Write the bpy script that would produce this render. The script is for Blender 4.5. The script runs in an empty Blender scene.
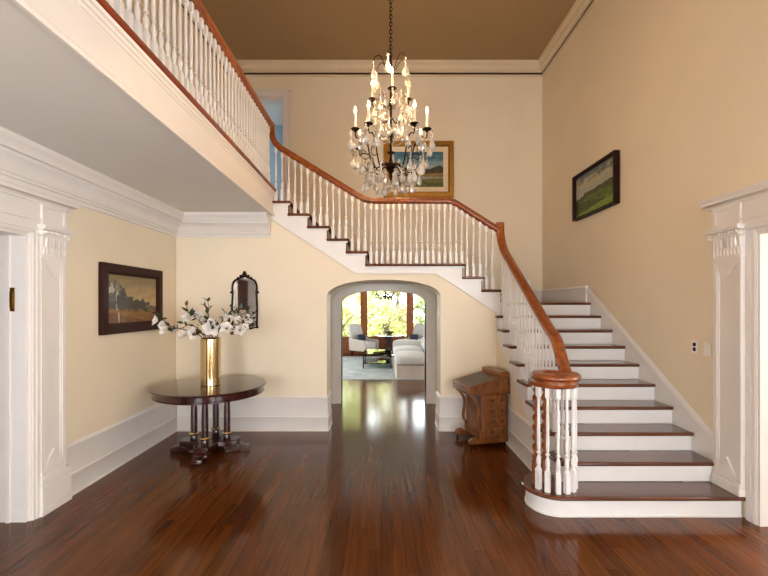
import bpy, bmesh, math, random
from mathutils import Vector, Matrix, Euler
R = random.Random(7)
PI = math.pi
SC = bpy.context.scene
COL = SC.collection

# ------------------------------------------------------------------ mesh helpers
class MB:
    def __init__(s): s.v = []; s.f = []
    def add(s, vs, fs):
        b = len(s.v); s.v += [tuple(p) for p in vs]; s.f += [tuple(b + i for i in f) for f in fs]; return s
    def hexa(s, p):
        return s.add(p, [(0,3,2,1),(4,5,6,7),(0,1,5,4),(1,2,6,5),(2,3,7,6),(3,0,4,7)])
    def box(s, x0, x1, y0, y1, z0, z1):
        return s.hexa([(x0,y0,z0),(x1,y0,z0),(x1,y1,z0),(x0,y1,z0),(x0,y0,z1),(x1,y0,z1),(x1,y1,z1),(x0,y1,z1)])
    def frustum(s, a, b):
        """a, b = (x0,x1,y0,y1,z): bottom and top rectangles"""
        return s.hexa([(a[0],a[2],a[4]),(a[1],a[2],a[4]),(a[1],a[3],a[4]),(a[0],a[3],a[4]),(b[0],b[2],b[4]),(b[1],b[2],b[4]),(b[1],b[3],b[4]),(b[0],b[3],b[4])])
    def prism(s, poly, axis, a, b):
        n = len(poly)
        def P(u, v, w): return {'z': (u,v,w), 'y': (u,w,v), 'x': (w,u,v)}[axis]
        vs = [P(u,v,a) for u,v in poly] + [P(u,v,b) for u,v in poly]
        fs = [tuple(range(n))[::-1], tuple(range(n, 2*n))] + [(i,(i+1)%n,n+(i+1)%n,n+i) for i in range(n)]
        return s.add(vs, fs)
    def lathe(s, prof, seg=16, c=(0,0,0), m=None, sx=1, sy=1):
        vs = []; fs = []
        for r, z in prof:
            for k in range(seg):
                a = 2*PI*k/seg
                vs.append(Vector((r*math.cos(a)*sx, r*math.sin(a)*sy, z)))
        n = len(prof)
        for i in range(n-1):
            for k in range(seg):
                k2 = (k+1) % seg
                fs.append((i*seg+k, i*seg+k2, (i+1)*seg+k2, (i+1)*seg+k))
        fs.append(tuple(range(seg))[::-1]); fs.append(tuple(range((n-1)*seg, n*seg)))
        if m is not None: vs = [m @ p for p in vs]
        c = Vector(c)
        return s.add([p + c for p in vs], fs)
    def ball(s, c, rx, ry=None, rz=None, seg=12, rings=8, m=None):
        ry = ry or rx; rz = rz or rx
        prof = [(max(1e-4, math.sin(PI*i/rings)), -math.cos(PI*i/rings)) for i in range(rings+1)]
        M = Matrix.Diagonal((rx,ry,rz)).to_4x4()
        if m is not None: M = m @ M
        return s.lathe(prof, seg, c, M)
    def tube(s, pts, r, seg=8, closed=False):
        pts = [Vector(p) for p in pts]; n = len(pts)
        rs = r if isinstance(r, (list, tuple)) else [r]*n
        vs = []; fs = []; prev = None
        for i, p in enumerate(pts):
            a = pts[(i-1) % n] if (closed or i > 0) else p
            b = pts[(i+1) % n] if (closed or i < n-1) else p
            t = (b-a).normalized()
            if prev is None:
                u = t.cross(Vector((0,0,1)))
                if u.length < .05: u = t.cross(Vector((1,0,0)))
            else:
                u = prev - t*prev.dot(t)
                if u.length < 1e-4: u = t.cross(Vector((1,0,0)))
            u.normalize(); prev = u; w = t.cross(u)
            for k in range(seg):
                an = 2*PI*k/seg
                vs.append(p + (u*math.cos(an) + w*math.sin(an))*rs[i])
        for i in range(n if closed else n-1):
            j = (i+1) % n
            for k in range(seg):
                k2 = (k+1) % seg
                fs.append((i*seg+k, i*seg+k2, j*seg+k2, j*seg+k))
        if not closed:
            fs.append(tuple(range(seg))[::-1]); fs.append(tuple(range((n-1)*seg, n*seg)))
        return s.add(vs, fs)
    def sweep(s, path, prof, sides):
        """prof (a, b): a along side, b along side x tangent"""
        path = [Vector(p) for p in path]; n = len(path); m = len(prof)
        vs = []; fs = []
        for i, p in enumerate(path):
            t = (path[min(i+1,n-1)] - path[max(i-1,0)]).normalized()
            sd = Vector(sides[i] if isinstance(sides, list) else sides)
            sd = (sd - t*sd.dot(t)).normalized(); up = sd.cross(t)
            for a, b in prof: vs.append(p + sd*a + up*b)
        for i in range(n-1):
            for k in range(m):
                k2 = (k+1) % m
                fs.append((i*m+k, i*m+k2, (i+1)*m+k2, (i+1)*m+k))
        fs.append(tuple(range(m))[::-1]); fs.append(tuple(range((n-1)*m, n*m)))
        return s.add(vs, fs)
    def run(s, path, prof):
        """moulding along a horizontal polyline: prof (d, z), d = offset to the LEFT of travel, mitred corners"""
        path = [Vector((p[0], p[1])) for p in path]; n = len(path); m = len(prof)
        vs = []; fs = []
        for i, p in enumerate(path):
            ns = []
            if i > 0: t = (p-path[i-1]).normalized(); ns.append(Vector((-t.y, t.x)))
            if i < n-1: t = (path[i+1]-p).normalized(); ns.append(Vector((-t.y, t.x)))
            nn = ns[0] if len(ns) == 1 else (ns[0]+ns[1])/(1+ns[0].dot(ns[1]))
            for d, z in prof: vs.append((p.x+nn.x*d, p.y+nn.y*d, z))
        for i in range(n-1):
            for k in range(m):
                k2 = (k+1) % m
                fs.append((i*m+k, i*m+k2, (i+1)*m+k2, (i+1)*m+k))
        fs.append(tuple(range(m))[::-1]); fs.append(tuple(range((n-1)*m, n*m)))
        return s.add(vs, fs)
    def grid(s, fn, nu, nv, thick=None):
        vs = [fn(i/(nu-1), j/(nv-1)) for i in range(nu) for j in range(nv)]
        fs = [(i*nv+j, (i+1)*nv+j, (i+1)*nv+j+1, i*nv+j+1) for i in range(nu-1) for j in range(nv-1)]
        return s.add(vs, fs)
    def xf(s, m):
        s.v = [tuple(m @ Vector(p)) for p in s.v]; return s
    def mesh(s, name, mat, smooth=0.7, off=None, fix=True):
        me = bpy.data.meshes.new(name)
        vs = s.v if off is None else [tuple(off @ Vector(p)) for p in s.v]
        me.from_pydata(vs, [], s.f)
        if fix:
            bm = bmesh.new(); bm.from_mesh(me)
            bmesh.ops.recalc_face_normals(bm, faces=bm.faces[:])
            bm.to_mesh(me); bm.free()
        if smooth:
            me.polygons.foreach_set('use_smooth', [True]*len(me.polygons))
            me.set_sharp_from_angle(angle=smooth)
        if mat: me.materials.append(mat)
        me.update()
        return me
    def build(s, name, mat, parent=None, smooth=0.7, bevel=0, sub=0, local=False, fix=True, solid=0):
        off = None
        if parent is not None and not local:
            off = wm(parent).inverted()
        o = bpy.data.objects.new(name, s.mesh(name, mat, smooth, off, fix))
        COL.objects.link(o); o.parent = parent
        if solid:
            md = o.modifiers.new('solid', 'SOLIDIFY'); md.thickness = solid; md.offset = 0
        if bevel:
            md = o.modifiers.new('bevel', 'BEVEL'); md.width = bevel; md.segments = 2; md.limit_method = 'ANGLE'; md.angle_limit = 0.6
        if sub:
            md = o.modifiers.new('sub', 'SUBSURF'); md.levels = sub; md.render_levels = sub
        return o

def wm(o):
    m = o.matrix_basis.copy()
    while o.parent is not None:
        o = o.parent; m = o.matrix_basis @ m
    return m
def tag(o, label=None, cat=None, group=None, kind=None):
    if label: o['label'] = label
    if cat: o['category'] = cat
    if group: o['group'] = group
    if kind: o['kind'] = kind
    return o
def empty(name, loc=(0,0,0), rz=0):
    o = bpy.data.objects.new(name, None); COL.objects.link(o)
    o.location = loc; o.rotation_euler = (0,0,rz); o.empty_display_size = .1
    return o
def thing(name, label, cat, loc=(0,0,0), rz=0, group=None):
    return tag(empty(name, loc, rz), label, cat, group)
def struct(mb, name, mat, **k):
    o = mb.build(name, mat, **k)
    if o.parent is None: o['kind'] = 'structure'
    return o
def inst(name, mesh, parent, loc, rot=(0,0,0), scale=None):
    o = bpy.data.objects.new(name, mesh); COL.objects.link(o)
    o.parent = parent; o.location = loc; o.rotation_euler = rot
    if scale: o.scale = scale
    return o
def bez(pts, n=8):
    """Catmull-Rom through pts"""
    P = [Vector(p) for p in pts]; out = []
    for i in range(len(P)-1):
        p0 = P[max(i-1,0)]; p1 = P[i]; p2 = P[i+1]; p3 = P[min(i+2,len(P)-1)]
        for k in range(n):
            t = k/n
            out.append(.5*((2*p1)+(p2-p0)*t+(2*p0-5*p1+4*p2-p3)*t*t+(3*p1-p0-3*p2+p3)*t**3))
    out.append(P[-1]); return out

# ------------------------------------------------------------------ materials
def lin(c):
    if isinstance(c, str):
        c = [int(c[i:i+2],16)/255 for i in (0,2,4)]
        c = [x/12.92 if x <= .04045 else ((x+.055)/1.055)**2.4 for x in c]
    return (c[0], c[1], c[2], 1)
class NT:
    def __init__(s, name):
        s.m = bpy.data.materials.new(name); s.m.use_nodes = True; s.t = s.m.node_tree
        s.b = s.t.nodes['Principled BSDF']
    def n(s, typ, **k):
        o = s.t.nodes.new(typ)
        for a, b in k.items():
            if a.startswith('i_'):
                kk = a[2:]; o.inputs[int(kk) if kk.isdigit() else kk.replace('_',' ')].default_value = b
            else: setattr(o, a, b)
        return o
    def l(s, a, b): s.t.links.new(a, b); return s
    def math(s, op, a, b=None, c=None):
        o = s.n('ShaderNodeMath', operation=op)
        for i, x in enumerate((a, b, c)):
            if x is None: continue
            if isinstance(x, (int, float)): o.inputs[i].default_value = x
            else: s.l(x, o.inputs[i])
        return o.outputs[0]
    def ramp(s, fac, stops):
        o = s.n('ShaderNodeValToRGB'); e = o.color_ramp.elements
        while len(e) < len(stops): e.new(.5)
        for i, (p, c) in enumerate(stops): e[i].position = p; e[i].color = lin(c)
        s.l(fac, o.inputs[0]); return o.outputs[0]
    def mix(s, fac, a, b, mode='MIX'):
        o = s.n('ShaderNodeMix', data_type='RGBA', blend_type=mode)
        for i, x in ((0, fac), (6, a), (7, b)):
            if isinstance(x, (int, float)): o.inputs[i].default_value = x
            elif isinstance(x, (tuple, list, str)): o.inputs[i].default_value = lin(x)
            else: s.l(x, o.inputs[i])
        return o.outputs[2]
    def coords(s, scale=(1,1,1), loc=(0,0,0), rot=(0,0,0), kind='Object'):
        tc = s.n('ShaderNodeTexCoord'); mp = s.n('ShaderNodeMapping')
        mp.inputs['Scale'].default_value = scale; mp.inputs['Location'].default_value = loc; mp.inputs['Rotation'].default_value = rot
        s.l(tc.outputs[kind], mp.inputs[0]); return mp.outputs[0]
    def noise(s, vec, scale=5, detail=3, rough=.5):
        o = s.n('ShaderNodeTexNoise'); o.inputs['Scale'].default_value = scale; o.inputs['Detail'].default_value = detail
        o.inputs['Roughness'].default_value = rough; s.l(vec, o.inputs['Vector']); return o.outputs[0]
    def bump(s, h, strength=.1, dist=.01):
        o = s.n('ShaderNodeBump'); o.inputs['Strength'].default_value = strength; o.inputs['Distance'].default_value = dist
        s.l(h, o.inputs['Height']); s.l(o.outputs[0], s.b.inputs['Normal'])
    def set(s, **k):
        for a, b in k.items(): s.b.inputs[a.replace('_',' ')].default_value = b
        return s

def paint(name, c, rough=.5, var=.04, scale=3, bump=.02, coat=0):
    t = NT(name); v = t.coords()
    n = t.noise(v, scale, 4)
    a = lin(c); d = tuple(x*(1-var*2) for x in a[:3])
    t.l(t.ramp(n, [(.3, d), (.7, a[:3])]), t.b.inputs['Base Color'])
    t.set(Roughness=rough, Coat_Weight=coat)
    if bump: t.bump(t.noise(v, 90, 2), bump, .004)
    return t.m
def wood(name, dark, light, axis='y', rough=.3, coat=.3, freq=28, stretch=.06, coatr=.12):
    t = NT(name)
    sc = {'x': (stretch,1,1), 'y': (1,stretch,1), 'z': (1,1,stretch)}[axis]
    v = t.coords(sc)
    n1 = t.noise(v, freq, 5, .6); n2 = t.noise(v, freq*4, 3, .6); n3 = t.noise(t.coords(), 2.2, 2)
    f = t.math('ADD', t.math('MULTIPLY', n1, .6), t.math('ADD', t.math('MULTIPLY', n2, .25), t.math('MULTIPLY', n3, .15)))
    t.l(t.ramp(f, [(.36, dark), (.64, light)]), t.b.inputs['Base Color'])
    t.set(Roughness=rough, Coat_Weight=coat, Coat_Roughness=coatr)
    t.bump(n2, .05, .002)
    return t.m
def metal(name, c, rough=.3, var=.3):
    t = NT(name); n = t.noise(t.coords(), 40, 3)
    a = lin(c)[:3]; t.l(t.ramp(n, [(.3, tuple(x*(1-var) for x in a)), (.7, a)]), t.b.inputs['Base Color'])
    t.set(Metallic=1, Roughness=rough); return t.m
def fabric(name, c, rough=.9, scale=220):
    t = NT(name); v = t.coords(); n = t.noise(v, scale, 2); n2 = t.noise(v, 5, 3)
    a = lin(c)[:3]
    t.l(t.ramp(t.math('ADD', t.math('MULTIPLY', n, .5), t.math('MULTIPLY', n2, .5)), [(.3, tuple(x*.86 for x in a)), (.7, a)]), t.b.inputs['Base Color'])
    t.set(Roughness=rough, Sheen_Weight=.2); t.bump(n, .15, .003); return t.m
def glow(name, c, strength):
    t = NT(name); n = t.noise(t.coords(), 30, 1)
    t.l(t.ramp(n, [(0, c), (1, c)]), t.b.inputs['Emission Color']); t.set(Emission_Strength=strength, Base_Color=lin(c)); return t.m

M = {}
M['wall'] = paint('cream_wall_paint', 'EBDDC4', .55, .025, 1.5, .03)
M['wall_low'] = M['wall']
M['white'] = paint('white_trim_paint', 'E4DED8', .35, .02, 4, .01)
M['stair_white'] = paint('white_stair_paint', 'E6E4E2', .3, .02, 6, .008)
M['warm_lit_trim'] = paint('warm_lit_crown_paint', 'DCCBAE', .4, .02, 4, .01)  # white crown paint, tinted tan to carry the warm light up there
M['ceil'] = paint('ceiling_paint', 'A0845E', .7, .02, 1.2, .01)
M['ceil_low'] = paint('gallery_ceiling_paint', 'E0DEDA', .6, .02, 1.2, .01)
M['blue'] = paint('blue_room_paint', '7E99A8', .6, .04, 2)
M['grey_room'] = paint('grey_room_paint', 'C9CCCB', .6, .03, 2)
M['living'] = paint('living_room_paint', 'D9D2C4', .6, .03, 2)
M['rail'] = wood('mahogany_rail', '5C230A', 'A2571E', 'y', .3, .5, 30, .08)
M['tread'] = wood('walnut_tread', '3A1A0D', '70391C', 'x', .22, .4, 26, .05)
M['nosing'] = wood('gallery_nosing', '561909', '98401A', 'y', .25, .5, 26, .05)
M['table'] = wood('dark_mahogany', '1C0907', '431611', 'x', .22, .5, 20, .1, .06)
M['desk'] = wood('burr_walnut', '4A240C', '9A5A26', 'z', .35, .3, 24, .25)
M['desk_dark'] = wood('dark_knob_wood', '2A1106', '4E240E', 'x', .35, .3, 24, .25)
M['window_wood'] = wood('oak_window_wood', '5E2A0C', 'A4581F', 'z', .4, .2, 24, .08)
M['picture_dark'] = wood('dark_picture_frame', '160905', '2E140C', 'x', .45, .05, 24, .1)
M['picture_brown'] = wood('brown_picture_frame', '200D07', '38180E', 'z', .5, .0, 24, .1)
for k_ in ('picture_dark', 'picture_brown'): M[k_].node_tree.nodes['Principled BSDF'].inputs['Specular IOR Level'].default_value = .15
M['gilt'] = metal('gilt_frame', 'C08E44', .42, .35)
M['liner'] = paint('cream_liner', 'E9D6B4', .6, .05, 20)
M['brass'] = metal('polished_brass', 'DCC796', .12, .12)
M['old_brass'] = metal('old_brass', 'A0702A', .35, .4)
M['iron'] = metal('bronze_iron', '33241A', .45, .5)
M['leather'] = paint('brown_leather', '4A3A2C', .35, .1, 14, .2)
M['plate'] = paint('ivory_plate', 'F6F3EE', .35, .02, 10)
M['black'] = paint('black_slot', '0A0A0A', .5, .1, 10)
M['candle'] = paint('candle_sleeve', 'F4E6C8', .5, .03, 20)
M['slip'] = fabric('white_slipcover', 'D8D5D2')
M['slip_warm'] = fabric('warm_slipcover', 'CFC3BA')
M['navy'] = fabric('navy_cushion', '2A3550')
M['petal'] = paint('magnolia_petal', 'F6F1EA', .55, .05, 30, .05)
M['leaf'] = paint('magnolia_leaf', '33461F', .35, .25, 12, .05)
M['leaf_brown'] = paint('brown_leaf_back', '5E3A1C', .5, .25, 12, .05)
M['stem'] = paint('branch_bark', '4C3320', .8, .2, 40, .3)
M['stamen'] = paint('yellow_stamen', '7C5A22', .7, .2, 60, .2)
M['bark'] = paint('tree_bark', '6A5A48', .9, .2, 9, .5)
M['lawn'] = paint('lawn_grass', '6E8A3C', .9, .2, 4, .3)
M['stone'] = paint('stone_urn', '6B5B45', .6, .2, 20, .2)
M['house'] = paint('outer_plaster', 'B7AB98', .8, .05, 2)
M['bulb'] = glow('candle_bulb', (1, .66, .30), 45)

t = NT('mirror_glass'); n = t.noise(t.coords(), 12, 2)
t.l(t.ramp(n, [(.3, (.78,.76,.72)), (.7, (.9,.89,.86))]), t.b.inputs['Base Color']); t.set(Metallic=1, Roughness=.04); M['mirror'] = t.m

t = NT('cut_crystal'); n = t.noise(t.coords(), 60, 2)
t.l(t.ramp(n, [(.3, (1,.93,.82)), (.7, (1,.97,.9))]), t.b.inputs['Base Color'])
t.set(Transmission_Weight=.62, Roughness=.05, IOR=1.5, Specular_IOR_Level=.8); M['crystal'] = t.m

def pane_mat(name, tint=(1,1,1), gl=.05):
    t = NT(name); nd = t.t.nodes; nd.remove(t.b)
    tr = t.n('ShaderNodeBsdfTransparent'); tr.inputs[0].default_value = (*tint,1)
    g = t.n('ShaderNodeBsdfGlossy'); g.inputs['Roughness'].default_value = gl
    fr = t.n('ShaderNodeFresnel'); fr.inputs[0].default_value = 1.5
    mx = t.n('ShaderNodeMixShader'); t.l(fr.outputs[0], mx.inputs[0]); t.l(tr.outputs[0], mx.inputs[1]); t.l(g.outputs[0], mx.inputs[2])
    t.l(mx.outputs[0], nd['Material Output'].inputs[0]); return t.m
M['pane'] = pane_mat('window_glass', (.97,.98,.97), .01)
M['table_glass'] = pane_mat('table_glass', (.85,.93,.9), .02)

# leaves outside, three tones
def foliage(name, a, b):
    t = NT(name); n = t.noise(t.coords(), 1.6, 4, .6)
    c = t.ramp(n, [(.35, a), (.65, b)]); t.l(c, t.b.inputs['Base Color'])
    t.set(Roughness=.5, Subsurface_Weight=0)
    nd = t.t.nodes; tl = t.n('ShaderNodeBsdfTranslucent'); t.l(c, tl.inputs[0])
    mx = t.n('ShaderNodeMixShader'); mx.inputs[0].default_value = .45
    t.l(t.b.outputs[0], mx.inputs[1]); t.l(tl.outputs[0], mx.inputs[2]); t.l(mx.outputs[0], nd['Material Output'].inputs[0])
    return t.m
M['fol_lime'] = foliage('lime_foliage', 'A3AA66', 'DEDD9E')
M['fol_green'] = foliage('green_foliage', '8C9A66', 'C4CC9A')
M['fol_olive'] = foliage('olive_foliage', '8C8058', 'C4B88C')

# floor: narrow planks running away from the camera
t = NT('oak_strip_floor'); tc = t.n('ShaderNodeTexCoord'); sp = t.n('ShaderNodeSeparateXYZ'); t.l(tc.outputs['Object'], sp.inputs[0])
cb = t.n('ShaderNodeCombineXYZ')
row = t.math('FLOOR', t.math('DIVIDE', sp.outputs[0], .08))
shift = t.math('MULTIPLY', t.math('FRACT', t.math('MULTIPLY', t.math('SINE', t.math('MULTIPLY', row, 12.9898)), 437.58)), 7.0)
t.l(t.math('ADD', sp.outputs[1], shift), cb.inputs[0]); t.l(sp.outputs[0], cb.inputs[1])
bk = t.n('ShaderNodeTexBrick', offset=0, offset_frequency=2)
for k, v in (('Scale',1),('Mortar Size',.0011),('Mortar Smooth',.2),('Bias',0),('Brick Width',2.1),('Row Height',.08)): bk.inputs[k].default_value = v
bk.inputs['Color1'].default_value = (0,0,0,1); bk.inputs['Color2'].default_value = (1,1,1,1); bk.inputs['Mortar'].default_value = (.5,.5,.5,1)
t.l(cb.outputs[0], bk.inputs['Vector'])
g1 = t.noise(t.coords((1,.05,1)), 36, 6, .65); g2 = t.noise(t.coords((1,.03,1)), 130, 3, .6); g3 = t.noise(t.coords((1,.5,1)), .9, 3)
f = t.math('ADD', t.math('MULTIPLY', bk.outputs['Color'], .15), t.math('ADD', t.math('MULTIPLY', g1, .5), t.math('MULTIPLY', g2, .28)))
f = t.math('ADD', f, t.math('MULTIPLY', t.math('SUBTRACT', g3, .5), .25))
c = t.ramp(f, [(.26, '36190A'), (.50, '5C2F0E'), (.80, '7C4719')])
c = t.mix(bk.outputs['Fac'], c, '120703')
t.l(c, t.b.inputs['Base Color'])
rr = t.math('ADD', .07, t.math('MULTIPLY', g3, .14)); t.l(rr, t.b.inputs['Roughness'])
t.set(Coat_Weight=0, Specular_IOR_Level=.3)
t.bump(t.math('SUBTRACT', t.math('MULTIPLY', g2, .3), bk.outputs['Fac']), .12, .002)
M['floor'] = t.m

t = NT('blue_rug'); n = t.noise(t.coords(), 3, 4); n2 = t.noise(t.coords(), 160, 2)
t.l(t.ramp(t.math('ADD', t.math('MULTIPLY', n, .7), t.math('MULTIPLY', n2, .3)), [(.35, '9AA3A6'), (.65, 'BDC2C2')]), t.b.inputs['Base Color'])
t.set(Roughness=.95); t.bump(n2, .3, .005); M['rug'] = t.m

def canvas(name, sky, layers, w, h, blobs=()):
    """painted landscape: sky stops over height, then layers (base, amp, freq, seed, colour a, colour b, grain) from far to near; x, z in metres about the centre"""
    t = NT(name); tc = t.n('ShaderNodeTexCoord'); sp = t.n('ShaderNodeSeparateXYZ'); t.l(tc.outputs['Object'], sp.inputs[0])
    x = t.math('DIVIDE', sp.outputs[0], w); z = t.math('ADD', t.math('DIVIDE', sp.outputs[2], h), .5)
    cl = t.noise(t.coords((2.2,1,5.5)), 2.4, 5, .6)
    c = t.ramp(t.math('ADD', z, t.math('MULTIPLY', t.math('SUBTRACT', cl, .5), .9)), sky)
    for (base, amp, freq, seed, slope, ca, cbb, gr) in layers:
        cv = t.n('ShaderNodeCombineXYZ'); t.l(x, cv.inputs[0]); cv.inputs[1].default_value = seed
        hn = t.noise(cv.outputs[0], freq, 5, .6)
        top = t.math('ADD', t.math('ADD', t.math('MULTIPLY', x, slope), base), t.math('MULTIPLY', t.math('SUBTRACT', hn, .5), amp))
        mask = t.math('LESS_THAN', z, top)
        col = t.ramp(t.noise(t.coords((1.4,1,3.5), (seed,0,0)), gr, 5, .65), [(.35, ca), (.65, cbb)])
        c = t.mix(mask, c, col)
    for (bx_, bz_, rx, rz, col, soft) in blobs:
        nn = t.math('MULTIPLY', t.math('SUBTRACT', t.noise(t.coords((1,1,1), (bx_*9, 0, 0)), 14, 4, .6), .5), soft)
        d = t.math('ADD', t.math('POWER', t.math('DIVIDE', t.math('SUBTRACT', x, bx_), rx), 2), t.math('POWER', t.math('DIVIDE', t.math('SUBTRACT', z, bz_), rz), 2))
        c = t.mix(t.math('LESS_THAN', t.math('ADD', d, nn), 1), c, col)
    t.l(c, t.b.inputs['Base Color']); t.set(Roughness=.5)
    t.bump(t.noise(t.coords(), 60, 3), .1, .003); return t.m

# ------------------------------------------------------------------ dimensions (metres; camera stands at x=0, y=0)
H = 1.69
RZ = .1725; RU = .168; RUN = .26; Y1 = 3.185
XW, XG, XS, XSK, XR = -2.76, -1.447, 1.557, 2.882, 2.89
YB, YBB, YT = 5.43, 5.80, 7.23
ZG, ZL, ZC = 3.25, 2.89, 6.0
def tz(n): return RZ*n if n <= 13 else RZ*13 + RU*(n-13)
def px(x, y, Y): return Vector(((x-381)/404*Y, Y, H-(y-305)/404*Y))

# ------------------------------------------------------------------ shell
struct(MB().box(-5.6, 5.8, -3.2, 14.4, -.1, 0), 'floor', M['floor'])
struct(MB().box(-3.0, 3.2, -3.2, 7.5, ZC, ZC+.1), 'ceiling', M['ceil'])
w = MB()
DY0, DL, DR, DZ = 1.75, 3.16, 3.10, 2.25
w.box(XW-.22, XW, -3.2, DY0, 0, ZC).box(XW-.22, XW, DL, YT+.25, 0, ZC).box(XW-.22, XW, DY0, DL, DZ, ZC)
struct(w, 'wall_left', M['wall'])
w = MB(); w.box(XR, XR+.22, -3.2, -2.5, 0, ZC).box(XR, XR+.22, -.5, DY0, 0, ZC).box(XR, XR+.22, -2.5, -.5, 0, .6).box(XR, XR+.22, -2.5, -.5, 2.7, ZC).box(XR, XR+.22, DR, YT+.25, 0, ZC).box(XR, XR+.22, DY0, DR, DZ, ZC)  # opening behind the camera is added to hold the fill lamp
struct(w, 'wall_right', M['wall'])
# front wall behind the camera: a tall window either side of the panelled front door
w = MB()
WX = [(-2.6,-1.2), (1.25,2.65)]
xs = [XW-.22] + [a for p in WX for a in p] + [XR+.22]
for i in range(0, 6, 2): w.box(xs[i], xs[i+1], -3.2, -3.0, 0, ZC)
for a, b in WX: w.box(a, b, -3.2, -3.0, 0, .5).box(a, b, -3.2, -3.0, 2.6, ZC)
struct(w, 'wall_front', M['wall'])

d4 = empty('door_4', (.05, -3.0, 0)); d4['kind'] = 'structure'
m = MB().box(-.45, .55, -3.0, -2.95, .01, 2.3)
for z0, z1 in ((.25,.95),(1.1,1.6),(1.7,2.15)):
    for x0, x1 in ((-.35,-.02),(.12,.45)): m.box(x0, x1, -2.95, -2.94, z0, z1)
m.build('door_leaf', M['window_wood'], d4, bevel=.004)
m = MB().box(-.6,-.455,-3.0,-2.96,0,2.45).box(.555,.7,-3.0,-2.96,0,2.45).box(-.455,.555,-3.0,-2.96,2.31,2.45).build('casing', M['white'], d4)
# arch wall, under the stair
def string_low(x):
    if x < -.336: return 2.113 + (-.336-x)*.64
    if x > .739: return 2.113 - (x-.739)*.656
    return 2.113
def arch_pts(xc, hw, zs, zt, n=22, e=2.2):
    out = []
    for i in range(n+1):
        a = PI - PI*i/n; ca, sa = math.cos(a), math.sin(a)
        out.append((xc + hw*math.copysign(abs(ca)**(2/e), ca), zs + (zt-zs)*abs(sa)**(2/e)))
    return out
AX, AHW = .037, .765
poly = [(XW+.004, 0), (AX-AHW, 0)] + arch_pts(AX, AHW, 1.80, 2.03) + [(AX+AHW, 0), (XS, 0), (XS, 1.585), (.739, 2.125), (-.336, 2.125), (-1.53, 2.87), (XW+.004, 2.87)]
struct(MB().prism(poly, 'y', YB, YBB), 'wall_arch', M['wall'], smooth=.4)
# side wall under the front flight
def nz(y): return RZ*(1+(y-Y1)/RUN)
poly = [(3.70, 0), (YB-.003, 0), (YB-.003, nz(YB)-.36), (3.70, nz(3.70)-.36)]
struct(MB().prism(poly, 'x', XS, XS+.1), 'wall_stair', M['wall'])
# passage under the landing
w = MB(); w.box(-1.05, -.93, YBB, 6.94, 0, 2.06).box(1.02, 1.078, YBB, 6.94, 0, 2.06)
struct(w, 'wall_passage', M['wall'])
struct(MB().box(-1.05, 1.08, YBB, 6.94, 2.06, 2.12), 'ceiling_passage', M['ceil_low'])
BX, BHW = .047, .733
poly = [(-2.9, 0), (BX-BHW, 0)] + arch_pts(BX, BHW, 1.72, 1.945) + [(BX+BHW, 0), (1.33, 0), (1.33, 2.035), (1.07, 2.035), (1.07, 2.15), (-2.9, 2.15)]
w = MB().prism(poly, 'y', 6.96, 7.20)
struct(w, 'wall_inner_arch', M['living'], smooth=.4)
w = MB()
UX0, UX1, UZ = -2.55, -1.74, 5.395
w.box(XW+.002, UX0, YT, YT+.22, ZG, ZC).box(UX0, UX1, YT, YT+.22, UZ, ZC).box(UX1, XR-.002, YT, YT+.22, ZG, ZC)
w.box(XW+.002, XR-.002, YT, YT+.22, 2.16, ZG).box(1.335, XR-.002, YT, YT+.22, 1.5, 2.16)
struct(w, 'wall_back', M['wall'])
# arch casing (inner) as a ring with steps
def ring(mb, xc, inn, out, zs, zti, zto, y0, y1, n=22):
    a = [(xc-inn, 0)] + arch_pts(xc, inn, zs, zti, n) + [(xc+inn, 0)]
    b = [(xc-out, 0)] + arch_pts(xc, out, zs, zto, n) + [(xc+out, 0)]
    k = len(a); vs = [(x,y0,z) for x,z in a]+[(x,y0,z) for x,z in b]+[(x,y1,z) for x,z in a]+[(x,y1,z) for x,z in b]
    fs = []
    for i in range(k-1): fs += [(i,i+1,k+i+1,k+i), (2*k+i,3*k+i,3*k+i+1,2*k+i+1), (i,2*k+i,2*k+i+1,i+1), (k+i,k+i+1,3*k+i+1,3*k+i)]
    fs += [(0,k,3*k,2*k), (k-1,2*k-1,4*k-1,3*k-1)]
    mb.add(vs, fs); return mb
w = MB(); ring(w, BX, BHW, BHW+.03, 1.72, 1.945, 1.972, 6.915, 7.22); ring(w, BX, BHW+.03, BHW+.11, 1.72, 1.972, 2.035, 6.93, 6.96); ring(w, BX, BHW+.105, BHW+.15, 1.72, 2.03, 2.055, 6.905, 6.96)
struct(w, 'trim_1', M['white'], smooth=.4)

# gallery slab, floor, fascia
struct(MB().box(XW, XG, -3.0, YB+.0, ZL, ZL+.03), 'ceiling_gallery', M['ceil_low'])
struct(MB().box(XW+.002, XG-.03, -3.0, YT, ZL+.04, ZG-.03), 'floor_gallery', M['floor'])
f = MB()
f.box(XG-.03, XG, -3.0, YB, ZL+.01, ZG-.05)
f.prism([(XG,ZL-.01),(XG+.02,ZL-.01),(XG+.026,ZL+.008),(XG+.02,ZL+.024),(XG+.008,ZL+.03),(XG,ZL+.036)], 'y', -3.0, YB)
f.prism([(XG,ZG-.05),(XG,ZG-.125),(XG+.006,ZG-.12),(XG+.008,ZG-.10),(XG+.016,ZG-.095),(XG+.018,ZG-.075),(XG+.03,ZG-.068),(XG+.034,ZG-.05)], 'y', -3.0, YB)
struct(f, 'trim_2', M['white'])
f = MB(); f.prism([(XG-.12,ZG-.045),(XG+.03,ZG-.045),(XG+.045,ZG-.035),(XG+.05,ZG-.022),(XG+.045,ZG-.008),(XG+.03,ZG),(XG-.12,ZG)], 'y', -3.0, YB-.02)
struct(f, 'trim_3', M['nosing'])

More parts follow.
